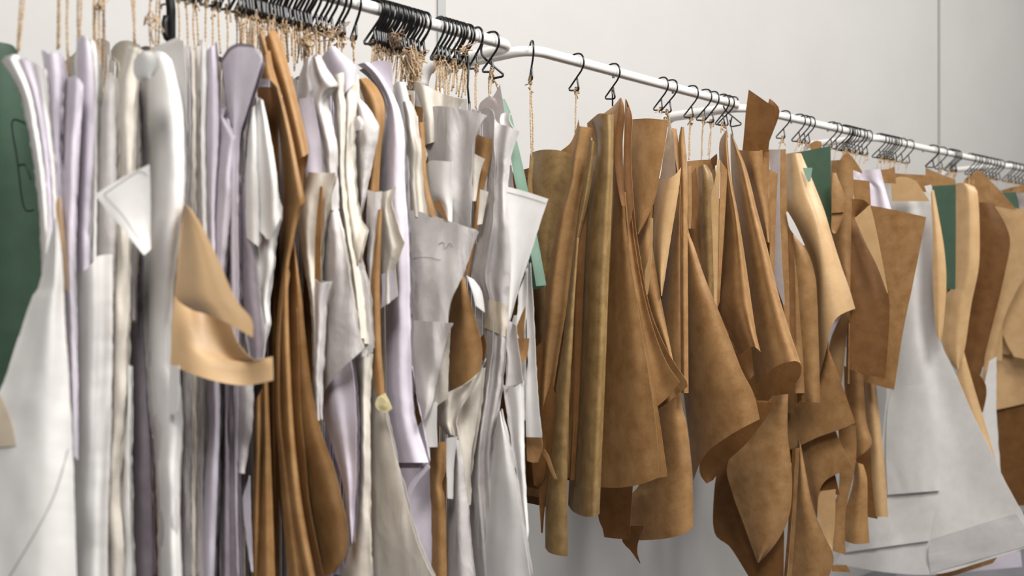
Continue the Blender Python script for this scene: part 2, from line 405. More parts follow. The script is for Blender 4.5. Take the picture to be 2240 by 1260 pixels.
S('W', .30, [(308,150),(312,230),(320,320),(328,420),(324,500),(317,570),(319,700),(327,800),(336,920),(343,960),(350,1100),(353,1265)], [(372,130),(388,190),(400,270),(402,400),(396,500),(388,560),(378,650),(374,790),(392,850),(396,950),(390,1100),(396,1265)], T=[(325,122),(350,112)], p=(.03,.008,0,.01,.035), w=.006)
S('W', .36, [(293,132),(292,158),(302,176),(318,178)], [(332,112),(350,128),(346,150),(334,166)], T=[(308,114)], p=(.02,0,.015), w=.001, lab='rolled-over tip of the white sheet')
S('W', .23, [(336,112),(346,220),(350,400),(350,560)], [(402,88),(408,160),(409,260),(406,400),(400,520)], T=[(366,100),(388,90)], p=(.0,.0,.01))
S('W', .31, [(372,800),(370,850),(368,905)], [(392,800),(392,860),(387,908)], p=(.0,.005), w=.001)
back('WGC', 8, t0=.12)
B('curled tan card hanging in front of white sheets at the left, opened like a cone', 0, 340)
S('T', .38, [(404,450),(394,520),(384,620),(376,720),(373,798)], [(408,449),(440,545),(480,650),(505,708),(521,750),(548,782),(562,787),(596,780),(596,780),(598,832)], Bt=[(420,818),(480,836),(540,843)], p=(.0,.05,.09,.08,.06), q=(.02,0,.0,.01,0), w=0, nu=22, nv=30, yaw=40)
S('T', .43, [(404,448),(396,520),(388,590),(384,650),(425,680)], [(410,449),(438,488),(472,556),(514,652),(550,698),(553,739)], Bt=[(455,688),(500,708)], p=(.03,.005,0,0), w=0, nu=22, nv=30, yaw=45, lab='upper flap of the card curled forward')
B('sheaf of thin white and grey edges in the dark gap above the tan card', 0, 372)
strip('G', .20, [(408,100),(412,260),(410,420),(409,620),(410,820),(410,1265)], 12, p=(0,.01))
strip('C', .19, [(421,110),(424,260),(423,440),(426,640),(424,860),(423,1265)], 9, p=(0,.01))
strip('G', .18, [(434,100),(432,200),(434,330),(436,460),(440,700),(441,860),(438,1100),(440,1265)], 12, p=(0,.012))
strip('W', .20, [(446,92),(447,180),(444,300),(447,450),(452,640)], 9, p=(0,.01))
back('WGP', 7, t0=.10)
B('lavender leaf-like sheet ends beside the flared top, above the tan card', 0, 395)
S('V', .22, [(452,112),(450,200),(452,330),(456,480),(458,640),(455,840),(458,930),(446,1090),(440,1265)], [(470,96),(476,180),(478,300),(470,460),(474,640),(480,840),(481,930),(476,1050),(468,1265)], p=(.015,0,.015))
S('P', .20, [(468,220),(466,380),(464,560),(474,700),(482,840),(484,1265)], [(488,248),(500,270),(521,300),(521,300),(508,370),(503,450),(490,560),(492,700),(500,840),(502,1265)], T=[(478,224)], p=(.01,0,.02))
S('V', .24, [(476,236),(480,330),(470,450),(466,560),(476,690)], [(500,236),(490,256),(490,256),(519,298),(519,298),(506,372),(506,440),(494,560),(486,680)], p=(.02,.005,0,.02), w=.004)
back('VPG', 8, t0=.10)
B('flared lavender sheet opening like a lily at the top, left of the brown folds', 0, 430)
S('V', .27, [(486,138),(492,190),(500,250),(510,300),(508,420),(506,560),(508,700),(512,860),(516,1100),(520,1265)], [(573,128),(562,172),(547,218),(534,262),(524,300),(520,400),(521,560),(522,700),(520,860),(518,1100),(522,1265)], T=[(504,112),(522,102),(522,102),(545,103),(558,106),(558,106)], p=(.03,0,.012,.0), q=(0,), w=.002, nu=26)
S('V', .28, [(520,104),(528,160),(530,220),(520,290)], [(560,106),(573,128),(556,190),(523,292)], T=[(540,103)], p=(0,.012,.0), w=.001)
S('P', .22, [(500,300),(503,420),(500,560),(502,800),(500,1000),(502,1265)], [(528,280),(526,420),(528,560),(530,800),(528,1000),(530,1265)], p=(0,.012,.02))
back('PVG', 8, t0=.10)
B('white draped sheet with a scooped hole, left of the tall brown folds', 0, 452)
S('W', .31, [(556,215),(548,290),(540,400),(536,494)], [(575,220),(592,300),(606,390),(607,452),(607,452),(614,474)], T=[(566,214)], Bt=[(560,500),(575,512),(590,524)], p=(.02,.0,.012,.0,.02), w=.004)
S('W', .28, [(540,330),(546,450),(552,560),(560,690),(566,780)], [(590,330),(610,440),(614,475),(614,475),(600,532),(598,580),(586,640),(586,680),(586,680),(590,704),(590,704),(578,748),(574,782)], p=(.015,0,.015,.0,.02), w=.004)
S('P', .27, [(526,380),(526,500),(528,620),(540,720),(550,785)], [(544,420),(546,500),(558,570),(566,650),(574,730),(572,790)], p=(0,.0,.02))
S('G', .27, [(521,800),(520,930),(522,1034)], [(554,800),(553,920),(545,970),(535,1036)], p=(.0,.0,.015))
S('V', .25, [(530,1090),(538,1170),(550,1250)], [(546,1040),(548,1110),(550,1170),(554,1252)], p=(0,.005))
S('W', .28, [(548,240),(542,320),(536,420),(540,520)], [(558,230),(562,330),(566,430),(566,540)], p=(.01,0,.015))
back('WGP', 9, t0=.08)
B('bundle of tan and brown strips standing vertically below the tan card', 0, 470)
S('K', .27, [(574,830),(574,950),(568,1080),(562,1265)], [(585,820),(590,950),(596,1100),(602,1265)], p=(.015,0,.02))
S('K', .25, [(557,880),(553,1100),(550,1265)], [(574,850),(570,1050),(565,1265)], p=(.01,0,.015))
S('D', .22, [(562,190),(574,300),(586,450),(592,600),(588,800),(592,1265)], [(604,190),(610,320),(612,520),(608,800),(612,1265)], p=(.01,0,.02))
back('DK', 6, t0=.10, sp=.014)
B('tall brown kraft folds with twin peaks over the left part of the row', 0, 490)
S('K', .30, [(574,128),(562,152),(552,180)], [(590,110),(600,160),(612,200)], Bt=[(572,172),(592,176)], p=(.01,0,.02), w=0, lab='turned-over lip of the brown fold')
S('K', .29, [(564,80),(575,125),(592,180),(612,300),(620,420),(612,560),(602,740),(605,900),(612,1100),(640,1265)], [(572,67),(585,110),(610,190),(634,280),(655,380),(669,443),(669,443),(655,470),(642,530),(630,620),(640,900),(660,1100),(690,1265)], p=(.07,.03,.0,.01), w=.002)
S('K', .26, [(580,84),(590,130),(615,200),(636,286),(650,350)], [(602,67),(616,92),(643,190),(668,296),(675,336)], T=[(590,70)], p=(.02,0,.006,.03), w=.001)
S('D', .24, [(640,330),(652,370),(662,420)], [(675,336),(671,356),(666,378)], p=(.0,.015), w=.0, lab='dark underside of the brown fold')
S('K', .31, [(641,530),(618,640),(604,760),(606,900),(622,1000),(650,1120),(690,1256)], [(644,530),(660,650),(668,735),(682,850),(702,945),(731,1025),(747,1090),(759,1150),(757,1212),(734,1252)], Bt=[(712,1260)], p=(.10,.05,.015,0,.006), w=.001, lab='lobed lower brown sheet')
S('K', .314, [(641,640),(618,720),(606,800),(608,900),(622,1000),(650,1120),(690,1260)], [(650,680),(654,780),(658,900),(668,1000),(678,1110),(708,1262)], p=(.10,.075,.05), w=.0005)
S('K', .285, [(625,560),(606,700),(604,900),(610,1000),(630,1265)], [(634,600),(620,720),(618,900),(636,1040),(668,1265)], p=(.01,.0,.02))
back('KD', 8, t0=.08, sp=.010)
B('crumpled grey tissue with a folded-over crown right of the twin brown peaks', 0, 560)
S('G', .27, [(668,128),(652,180),(648,215),(660,280),(678,320),(684,380),(690,460)], [(697,124),(714,158),(738,188),(738,188),(714,222),(722,262),(732,316),(735,380),(738,460)], T=[(682,124)], p=(.03,.0,.015,.0,.03), w=.005)
S('V', .25, [(655,215),(650,300),(666,370),(680,440)], [(684,214),(700,300),(706,380),(712,450)], p=(.0,.012), w=.006)
S('C', .28, [(664,372),(650,450),(656,540),(672,620),(682,700),(684,800)], [(735,378),(728,405),(718,445),(706,520),(700,600),(698,700),(696,820)], T=[(682,377),(700,378)], p=(.03,0,.012,.01), w=.006)
S('K', .285, [(700,408),(691,500),(688,610)], [(706,408),(703,500),(701,616)], p=(0,), w=0, lab='narrow brown sheet edge')
S('G', .30, [(688,612),(692,700),(688,800),(688,860),(694,920)], [(721,618),(709,660),(705,740),(700,830),(699,920)], T=[(704,619)], p=(.01,0,.02), w=.003)
S('G', .31, [(716,432),(706,540),(704,650),(703,760),(702,868)], [(730,430),(752,525),(767,620),(783,722),(795,764)], Bt=[(730,826),(760,796)], p=(.03,.006,0,.015), w=.006)
S('V', .29, [(700,868),(704,900),(722,960),(748,1050),(768,1182)], [(765,770),(776,850),(780,950),(778,1060),(771,1191)], p=(.03,0,.01,.012), w=.006)
S('K', .26, [(694,780),(690,860),(692,950)], [(704,770),(700,860),(700,950)], p=(0,), lab='narrow brown sheet edge')
back('GCV', 10, t0=.08)
B('cream bundle of folded tissue with a broken peak, below the bowed twine', 0, 620)
S('V', .25, [(702,128),(712,150),(728,180),(732,230)], [(746,117),(762,130),(779,145),(780,175)], T=[(718,108),(732,102)], p=(.02,0,.02), w=.005)
S('C', .27, [(722,170),(734,260),(740,380),(752,500),(770,620),(780,740)], [(752,158),(756,260),(752,380),(764,500),(786,620),(800,740)], T=[(738,162)], p=(.02,0,.02), w=.006)
S('C', .26, [(746,160),(752,260),(750,380),(762,500),(778,600)], [(779,165),(781,230),(772,300),(775,400),(786,480),(786,480),(801,504)], p=(.02,0,.01,.025), w=.006)
S('G', .28, [(748,500),(758,600),(770,700),(778,790)], [(768,498),(790,580),(803,622),(810,668),(816,770)], p=(.02,0,.015,.02), w=.006)
S('C', .285, [(776,770),(782,860),(786,1000),(776,1150),(745,1265)], [(812,765),(806,860),(806,1000),(808,1150),(812,1265)], p=(.02,0,.02), w=.006)
S('C', .30, [(806,786),(798,870),(800,1000),(798,1120),(780,1265)], [(815,784),(836,860),(850,930),(870,1015),(890,1100),(915,1190),(950,1268)], p=(.04,.015,0,.0), w=.003, lab='big cream sheet widening to the floor')
back('CG', 10, t0=.08)
o = bpy.data.objects.new('note', None); bpy.data.objects.remove(o)
BUN[0] = None
BUN[0] = B('small pale yellow sticky note on the edge of the cream pattern', 0, 700, 'sticky note', 'sticky_note')
S('Y', .315, [(826,868),(821,882),(824,893),(832,899)], [(842,860),(849,872),(854,885),(858,894)], Bt=[(844,902)], p=(.0,.004), w=0, nm='note_sheet', th=.0006, nu=8, nv=8)
S('Y', .318, [(824,872),(828,880),(831,886)], [(834,868),(842,872),(847,880)], p=(0,), w=0, nm='note_fold', nu=4, nv=4)
B('grey rolled tissue tongue beside the brown drape, left of the lavender sheet', 0, 650)
S('G', .25, [(778,218),(774,300),(784,360),(788,470)], [(786,214),(806,236),(822,262),(829,286),(820,330),(808,390),(796,450),(790,470)], p=(.03,.0,.006,.03), w=.003)
S('G', .27, [(776,256),(774,270),(780,286)], [(786,254),(797,268),(794,282)], p=(.01,0,.01), w=0, lab='small rolled paper end')
back('G', 4, t0=.06)
B('brown drape with rounded shoulder just left of the smooth lavender sheet', 0, 690)
S('K', .23, [(780,174),(794,210),(806,260),(808,330),(800,420),(795,520),(800,612)], [(800,170),(822,188),(839,222),(841,260),(834,320),(830,380),(828,440),(820,520),(812,612)], p=(.02,0,.01,.04), w=.002)
S('K', .28, [(828,458),(816,560),(809,640),(812,760),(821,862)], [(835,458),(832,560),(831,640),(834,760),(842,864)], p=(.005,0,.01), w=0)
S('G', .27, [(804,415),(802,500),(806,600),(808,650)], [(836,418),(830,480),(818,560),(810,650)], T=[(820,420)], p=(.015,0,.01), w=.003)
S('C', .29, [(834,420),(835,480),(838,560),(833,674)], [(868,407),(858,440),(868,480),(886,531),(886,531),(868,576),(865,590),(870,649)], T=[(852,416)], Bt=[(850,664)], p=(.02,0,.012,.006), w=.003, lab='pale sheet with a pointed right edge')
S('V', .28, [(834,600),(836,640),(832,676)], [(864,590),(866,620),(870,648)], p=(0,))
back('KG', 5, t0=.06, sp=.014)
B('smooth lavender sheet curving down like a lapel, left of centre', 0, 760)
S('V', .24, [(782,141),(812,168),(842,222),(842,300),(836,420),(845,520),(848,640),(845,760),(850,900),(869,1012)], [(812,138),(840,168),(868,225),(884,290),(886,400),(893,500),(897,640),(900,780),(906,900),(938,1012)], T=[(796,137)], p=(.035,.01,0,.01,.03), w=.002, nu=20)
S('V', .20, [(800,142),(832,190),(850,240)], [(857,137),(859,175),(858,205)], T=[(830,132)], p=(0,.005), w=.0)
S('W', .21, [(884,330),(886,400),(890,466)], [(893,345),(906,385),(908,415),(897,466)], p=(0,.01), w=.001)
S('V', .26, [(900,800),(906,830),(914,880),(925,930),(938,1000)], [(908,804),(920,860),(930,910),(938,960),(941,1010)], p=(.0,.01), w=.002)
S('V', .22, [(860,1000),(882,1050),(894,1120),(900,1265)], [(940,900),(941,1020),(944,1140),(945,1265)], p=(.0,.012,.02), w=.003)
S('V', .25, [(886,1106),(892,1070),(906,1044),(930,1014)], [(893,1108),(902,1076),(918,1050),(941,1022)], p=(0,), w=.0)
back('VG', 8, t0=.05)
B('narrow cream sheaf with stepped right edge between lavender sheet and big tissue', 0, 820)
S('W', .19, [(862,186),(868,240),(880,330)], [(886,182),(898,232),(902,330)], T=[(870,178)], p=(.01,0,.01), w=.003)
S('C', .24, [(881,222),(888,280),(892,350),(895,420),(898,470)], [(898,221),(912,252),(918,300),(935,332),(926,380),(928,430),(936,482)], p=(.02,0,.015,.02), w=.006)
S('C', .22, [(896,245),(902,320),(906,420),(912,480)], [(914,254),(920,320),(930,400),(942,480)], p=(.01,0,.01), w=.006)
back('CW', 7, t0=.05)
B('broad grey tissue pattern with a wide flared top, left of the wall joint post', 0, 880)
S('K', .26, [(917,268),(923,330),(927,400),(938,470)], [(929,267),(931,330),(936,400),(958,478)], p=(.0,.01), w=.0, lab='brown sheet edge')
S('C', .21, [(886,190),(900,215),(916,262),(922,320)], [(1016,218),(1004,232),(990,250),(980,300)], T=[(909,178),(936,190),(975,207)], p=(.02,0,.02,.01), w=.01)
S('G', .27, [(930,236),(928,270),(935,330),(940,400),(950,478)], [(1066,252),(1048,278),(1036,312),(1033,360),(1032,430),(1028,500)], T=[(960,232),(1000,237),(1030,243)], p=(.03,.01,0,.01,.0), w=.005)
S('W', .29, [(934,358),(934,390),(942,425),(962,442),(968,470)], [(990,354),(989,400),(990,440),(989,490)], T=[(944,351),(965,352)], p=(.02,0,.008), w=.002, lab='small white rolled end')
S('K', .295, [(947,441),(960,462),(972,480)], [(963,438),(972,458),(980,482)], p=(0,), w=0, lab='small brown corner')
S('K', .24, [(1041,292),(1036,400),(1036,480),(1018,604)], [(1081,305),(1067,380),(1054,430),(1045,500),(1026,606)], T=[(1060,300)], p=(.0,.0,.01), w=.002, lab='brown sheet behind the tissue')
S('C', .26, [(1037,336),(1034,380),(1033,440)], [(1060,348),(1050,380),(1041,440)], p=(0,.006), w=.002)
S('C', .26, [(1050,414),(1048,450),(1044,492)], [(1068,420),(1064,440),(1055,490)], p=(0,.006), w=.002)
back('GKC', 9, t0=.04)
B('large grey trapezoid tissue sheet hanging free in the middle of the white rack', 0, 905)
S('G', .33, [(893,463),(897,560),(901,660),(903,770)], [(1047,508),(1033,543),(1014,600),(985,662),(980,708)], T=[(905,459),(905,459),(957,475),(1020,496),(1038,501)], Bt=[(940,744)], p=(.02,.006,0,.004), w=.003, yaw=20, lay=0, lab='broad tissue sheet with rounded corner')
ink([(960,534),(972,528),(974,546),(984,530),(990,542),(985,528)], .0005)
ink([(903,566),(930,562),(964,568)], .0004)
S('G', .31, [(902,700),(903,790),(914,870),(924,916)], [(991,707),(976,745),(960,812),(945,880),(930,918)], p=(.02,.005,0,.01), w=.006)
S('W', .29, [(944,880),(924,922),(937,978)], [(956,880),(955,930),(957,978)], p=(0,.005), w=.002)
S('K', .28, [(1000,600),(986,670),(979,730),(980,800),(985,860)], [(1016,606),(1030,662),(1050,735),(1055,780),(1048,813)], Bt=[(1020,838)], p=(.02,0,.01), w=.003, lab='brown sheet with rounded hem')
S('C', .29, [(981,858),(949,884),(956,920),(976,950)], [(1063,784),(1046,830),(1030,860),(1002,905),(1004,963)], T=[(1020,838),(1048,813)], Bt=[(990,952)], p=(.02,0,.015,.0), w=.01)
S('C', .27, [(1026,800),(1000,900),(1004,980),(1010,1100)], [(1056,800),(1046,900),(1030,1000),(1024,1100)], p=(0,.01), w=.005)
S('C', .26, [(955,790),(944,860),(940,900)], [(985,720),(982,800),(980,870)], p=(0,.01), w=.005)
back('GKC', 8, t0=.05)
B('brown strip under the grey trapezoid, reaching the bottom edge', 0, 915)
S('K', .25, [(939,970),(941,1060),(943,1265)], [(977,966),(975,1030),(967,1062),(974,1100),(978,1265)], p=(.012,0,.012), w=.004)
S('D', .24, [(958,970),(956,1100),(958,1265)], [(978,968),(976,1100),(980,1265)], p=(.0,.006), w=.004)
S('W', .27, [(977,958),(977,1030),(979,1090)], [(1000,955),(992,1030),(991,1092)], p=(0,.006), w=.003)
S('G', .265, [(992,960),(985,1060),(980,1160),(980,1265)], [(1003,963),(1013,1010),(1022,1080),(1026,1160),(1037,1265)], p=(.02,0,.015), w=.005)
back('KG', 5, t0=.04)
B('very long wrinkled grey tissue with a tape patch, in front of the near rack end', 0, 965)
S('G', .30, [(1050,240),(1060,300),(1068,360),(1056,480),(1030,590),(1050,650),(1062,730),(1050,830),(1035,930),(1024,1040),(1030,1150),(1038,1265)], [(1136,287),(1122,330),(1114,370),(1112,430),(1118,520),(1117,600),(1112,690),(1106,790),(1092,900),(1080,985),(1085,1100),(1100,1265)], T=[(1064,236),(1078,242),(1086,266),(1110,276)], p=(.03,.01,.0,.014,0,.03), w=.005, nu=22, lay=0)
stick('A', [(1070,655),(1066,690),(1058,716)], [(1104,664),(1108,690),(1108,738)], 'tape', 'translucent beige tape patch')
S('W', .33, [(1020,602),(1034,640),(1040,668)], [(1036,612),(1053,636),(1061,684)], p=(0,.01), w=.006, lab='small torn white scrap')
S('D', .27, [(1050,740),(1052,770),(1056,790)], [(1058,730),(1064,755),(1060,785)], p=(0,), w=0, lab='tiny brown scrap')
back('GW', 8, t0=.02)
B('plain white sheet with flat corner pointing right, at the end of the white rack', 0, 1000)
S('W', .36, [(1108,408),(1112,480),(1118,560),(1115,640),(1111,702)], [(1199,435),(1176,506),(1155,572),(1135,632),(1115,704)], T=[(1150,419)], p=(.0,.004,.004,0), w=.001, yaw=30)
ink([(1110,420),(1150,430),(1194,444)])
B('mint green card strip slanting down at the end of the white rack', 0, 1060)
S('M', .20, [(1087,211),(1108,270),(1120,360),(1140,460),(1160,550),(1173,626)], [(1104,217),(1119,252),(1130,305),(1143,360),(1168,480),(1195,624)], p=(0,.004), w=0, yaw=20)
S('N', .16, [(1150,560),(1160,610),(1168,634)], [(1168,520),(1182,580),(1190,628)], p=(0,), w=0, lab='darker green card behind')
S('B', .17, [(1046,246),(1070,240),(1090,300)], [(1094,184),(1098,210),(1112,290)], T=[(1050,226),(1070,210),(1078,212)], p=(0,.006), w=.003)
S('W', .23, [(1096,250),(1094,268),(1110,300)], [(1117,248),(1114,262),(1130,290)], T=[(1106,246)], p=(0,.01,.0), w=.002, lab='curled white corner')
S('B', .17, [(1112,360),(1118,480),(1150,600)], [(1119,362),(1128,440),(1160,590)], p=(0,), w=0)
back('GW', 4, t0=-.02, sp=.014)
B('torn stack of white sheets with brown tatters at the end of the white rack', 0, 1030)
S('W', .30, [(1150,590),(1152,700),(1154,800),(1150,880),(1151,956)], [(1161,575),(1168,690),(1173,800),(1180,900),(1186,957)], p=(.0,.004,.0), w=.002)
S('W', .31, [(1134,640),(1130,700),(1118,760),(1122,840)], [(1154,588),(1152,680),(1142,760),(1140,840)], p=(0,.01,.01), w=.006)
S('W', .29, [(1124,690),(1112,740),(1106,850),(1110,900)], [(1150,690),(1150,780),(1152,860),(1150,920)], p=(0,.012,.01), w=.006)
S('K', .33, [(1142,685),(1134,705),(1129,722),(1140,748)], [(1150,668),(1149,690),(1147,710),(1146,742)], p=(0,), w=.002, lab='brown torn scrap')
S('K', .32, [(1132,740),(1137,770),(1139,797)], [(1158,740),(1156,762),(1152,784)], p=(0,.01), w=.002, lab='dark brown folded scrap')
S('G', .32, [(1112,700),(1108,750),(1112,800),(1106,846)], [(1130,712),(1134,760),(1140,800),(1144,838)], p=(0,.012,0), w=.004)
S('W', .33, [(1104,851),(1116,900),(1122,960),(1132,1040),(1140,1110),(1150,1180)], [(1146,833),(1147,930),(1149,1035),(1156,1157),(1152,1183)], T=[(1126,846)], p=(.01,0,.01), w=.003)
S('G', .31, [(1100,840),(1108,900),(1120,980),(1138,1090),(1150,1180)], [(1112,850),(1122,900),(1130,980),(1146,1090),(1154,1180)], p=(0,.01), w=.003)
S('W', .34, [(1091,899),(1080,990),(1068,1100),(1056,1265)], [(1094,899),(1115,990),(1128,1060),(1143,1150),(1161,1265)], p=(.03,.008,0,.004), w=.004, lab='long plain white sheet at the bottom')
S('K', .29, [(1152,950),(1152,980),(1153,1008)], [(1184,955),(1187,978),(1177,1011)], Bt=[(1165,1012)], p=(0,.006), w=.001, lab='brown paper tab')
S('K', .295, [(1180,984),(1192,1000),(1204,1030),(1213,1047)], [(1190,982),(1200,996),(1210,1026),(1219,1049)], p=(0,), w=0, lab='thin brown paper ribbon')
back('WG', 8, t0=.0)

# ---- brown patterns of the middle rack
B('olive brown pattern with a gently arched top, first on the middle rail', 1, 1165)
S('O', .14, [(1160,337),(1157,400),(1164,520),(1174,640),(1178,800),(1176,1000)], [(1268,352),(1247,398),(1228,460),(1212,560),(1203,680),(1200,800),(1196,1000)], T=[(1174,330),(1200,327),(1235,332)], p=(.03,.004,0,.012,.02), w=.002)
S('K', .10, [(1200,332),(1220,400),(1240,480)], [(1276,342),(1262,400),(1250,480)], T=[(1240,332)], p=(.0,.01), w=.001)
S('O', .15, [(1161,345),(1154,400),(1162,460)], [(1168,342),(1164,400),(1168,440)], p=(0,.005), w=0)
S('D', .13, [(1170,760),(1166,900),(1172,1040)], [(1196,740),(1190,900),(1188,1060)], p=(0,.01))
back('KD', 3, t0=-.02, bot=-.95, sp=.02)
B('tall narrow brown pattern with a notched tip left of the big roll', 1, 1230)
S('K', .17, [(1266,260),(1250,310),(1215,345),(1205,420)], [(1270,300),(1268,340),(1262,400),(1250,440)], p=(0,.01), w=.001)
S('K', .21, [(1266,262),(1254,330),(1247,395),(1222,470),(1203,580),(1190,680),(1180,800),(1176,930)], [(1297,280),(1288,340),(1272,420),(1261,500),(1248,600),(1237,690),(1222,780),(1206,880)], T=[(1268,276),(1269,276),(1269,276)], p=(.02,0,.012,.03), w=.002)
S('O', .23, [(1290,304),(1278,400),(1262,500),(1248,620),(1236,730),(1216,850)], [(1304,312),(1298,370),(1284,450),(1266,530),(1254,640),(1240,740),(1220,860)], p=(.01,0,.02), w=.001)
S('D', .19, [(1206,830),(1186,900),(1180,960),(1178,1060),(1184,1166)], [(1216,866),(1210,950),(1200,1040),(1192,1110),(1187,1166)], p=(0,.01), w=.002)
S('D', .18, [(1160,950),(1164,1020),(1168,1060)], [(1195,950),(1192,1040),(1176,1066)], p=(0,.01), w=.002)
S('O', .26, [(1258,520),(1244,640),(1230,760),(1216,860),(1204,1000),(1194,1100),(1193,1198)], [(1266,520),(1258,640),(1252,760),(1244,900),(1241,1050),(1242,1217)], Bt=[(1202,1209),(1222,1215)], p=(.03,.006,0,.006), w=.001, lab='longest narrow brown sheet')
S('D', .22, [(1270,440),(1262,560),(1258,700),(1254,900),(1248,1050)], [(1290,380),(1280,560),(1274,700),(1266,900),(1256,1050)], p=(0,.01), w=.001)
back('KD', 4, t0=-.02, bot=-.95, sp=.016)
B('big smooth olive brown roll hanging in front at the middle rail', 1, 1262)
S('O', .30, [(1284,274),(1298,320),(1290,410),(1272,510),(1264,680),(1257,840),(1248,1000),(1243,1104)], [(1342,250),(1341,360),(1337,480),(1330,640),(1325,790),(1318,960),(1311,1124)], T=[(1298,262),(1316,252)], Bt=[(1254,1119),(1276,1129),(1298,1130)], p=(.15,.09,.05,.02,.004,.0,.004,.04), w=.001, nu=24)
S('K', .28, [(1284,270),(1296,300),(1300,340)], [(1340,246),(1340,300),(1338,340)], T=[(1300,256),(1312,248),(1334,250)], p=(.02,.0), w=.001)
back('OK', 2, t0=.0, bot=-.95, sp=.02)
B('brown pattern folded to a sharp point under the black tie', 1, 1341)
S('K', .29, [(1357,214),(1340,234),(1310,256),(1310,256),(1330,330),(1342,420),(1338,520),(1330,680),(1324,820),(1318,960),(1314,1066)], [(1359,214),(1366,240),(1362,300),(1366,450),(1376,545),(1392,650),(1408,750),(1424,852),(1436,940),(1442,1044)], Bt=[(1350,1067),(1380,1064),(1416,1055)], p=(.05,.02,0,.0), w=.002, nu=20, lab='front panel of the pointed fold')
S('D', .285, [(1357,216),(1350,260),(1344,330),(1350,400),(1360,450)], [(1359,216),(1367,250),(1362,310),(1364,380),(1368,450)], p=(0,.01), w=0)
S('K', .27, [(1372,640),(1400,760),(1424,880),(1440,1046)], [(1392,640),(1416,760),(1440,900),(1460,1042)], p=(0,.004), w=.001)
S('K', .255, [(1368,217),(1366,280),(1364,400),(1374,560),(1394,680),(1416,800),(1436,898)], [(1370,217),(1383,258),(1380,330),(1386,440),(1394,520),(1416,650),(1438,720),(1470,785),(1503,834),(1503,834),(1504,846)], Bt=[(1462,880),(1482,862)], p=(.02,0,.006,0), w=.002, lab='rear panel with a pointed wing at the right')
S('K', .265, [(1366,420),(1378,560),(1396,690),(1418,800),(1434,892)], [(1376,420),(1390,540),(1410,650),(1436,740),(1462,800),(1488,836)], Bt=[(1460,870)], p=(.0,.004,.0), w=.001)
S('D', .25, [(1370,240),(1366,300),(1366,380),(1376,500)], [(1376,232),(1383,262),(1379,330),(1386,450)], p=(0,.01), w=0)
back('KD', 3, t0=.0, bot=-.8, sp=.02)
B('flat brown rectangular top standing between the pointed fold and the open roll', 1, 1395)
S('K', .19, [(1380,261),(1376,330),(1380,430),(1393,512)], [(1461,263),(1456,310),(1444,378),(1428,450),(1397,512)], T=[(1420,259)], p=(.02,.004,0,.004), w=.002)
S('K', .17, [(1424,452),(1398,515),(1396,600),(1412,660),(1437,725),(1462,780),(1474,803)], [(1428,452),(1426,520),(1437,600),(1448,665),(1462,735),(1475,803)], p=(.01,0,.01), w=.001)
S('L', .20, [(1423,477),(1419,560),(1410,600),(1415,645)], [(1428,477),(1427,540),(1422,600),(1417,645)], p=(0,), w=0, lab='pale narrow edge')
back('KD', 2, t0=-.04, bot=-.8, sp=.02)
B('pale brown sheet rolled open like a funnel below the crossing hooks', 1, 1462)
S('L', .20, [(1442,390),(1432,440),(1428,520),(1436,600),(1446,648)], [(1490,366),(1484,420),(1471,500),(1460,570),(1448,648)], T=[(1460,391),(1477,382)], p=(.03,.0,.004,.02), w=.001)
S('F', .155, [(1464,268),(1453,330),(1444,388),(1440,410)], [(1467,268),(1474,310),(1478,380),(1474,410)], p=(0,.006), w=0)
S('D', .14, [(1462,310),(1452,360),(1446,420)], [(1474,306),(1487,340),(1491,368)], p=(0,.02), w=0)
S('K', .165, [(1471,480),(1455,600),(1448,660),(1440,760),(1434,900),(1402,1050),(1378,1090),(1372,1179)], [(1492,400),(1492,640),(1490,860),(1502,925),(1511,1000),(1516,1080),(1517,1151)], Bt=[(1400,1182),(1457,1178),(1500,1166)], p=(.05,.02,.004,0,.02), w=.002, lab='long panel with a curved hem')
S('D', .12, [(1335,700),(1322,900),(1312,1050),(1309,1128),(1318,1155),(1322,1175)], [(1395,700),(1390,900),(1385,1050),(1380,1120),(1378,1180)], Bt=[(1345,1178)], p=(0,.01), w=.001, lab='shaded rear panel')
S('D', .11, [(1357,1150),(1362,1185),(1380,1205),(1399,1232)], [(1410,1150),(1397,1182),(1394,1208),(1401,1232)], p=(0,), w=0, lab='hooked pointed tail')
back('KD', 2, t0=-.04, bot=-.8, sp=.02)
B('large smooth brown panel fanning out to the right below the middle rail', 1, 1500)
S('K', .16, [(1470,280),(1476,340),(1488,420),(1490,520)], [(1480,282),(1486,330),(1494,420),(1496,520)], p=(0,.01), w=0)
S('K', .18, [(1490,277),(1484,320),(1488,420),(1488,600),(1490,860)], [(1496,278),(1501,340),(1504,420),(1504,500),(1506,860)], p=(.01,0,.02), w=.001)
S('K', .22, [(1494,300),(1494,450),(1491,620),(1490,800),(1498,880),(1508,960),(1517,1050)], [(1502,340),(1504,487),(1519,540),(1543,610),(1570,675),(1598,745),(1622,808),(1648,860),(1662,917)], Bt=[(1526,1025),(1540,998),(1562,976),(1612,943)], p=(.11,.06,.024,.004,0,.012), w=.002, nu=24, lab='broad front panel')
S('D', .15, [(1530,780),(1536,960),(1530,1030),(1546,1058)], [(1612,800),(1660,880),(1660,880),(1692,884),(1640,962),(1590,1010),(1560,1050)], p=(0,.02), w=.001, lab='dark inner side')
S('L', .17, [(1640,930),(1634,945),(1630,957)], [(1672,915),(1664,930),(1648,950)], p=(0,), w=0, lab='pale corner')
back('KD', 2, t0=-.04, bot=-.8, sp=.02)
B('shaded sheaf of brown sheets under three long twines', 1, 1535)
S('K', .10, [(1503,353),(1505,450),(1508,540),(1520,600)], [(1562,349),(1568,420),(1562,560),(1568,680)], T=[(1530,350)], p=(0,.01,.0), w=.002)
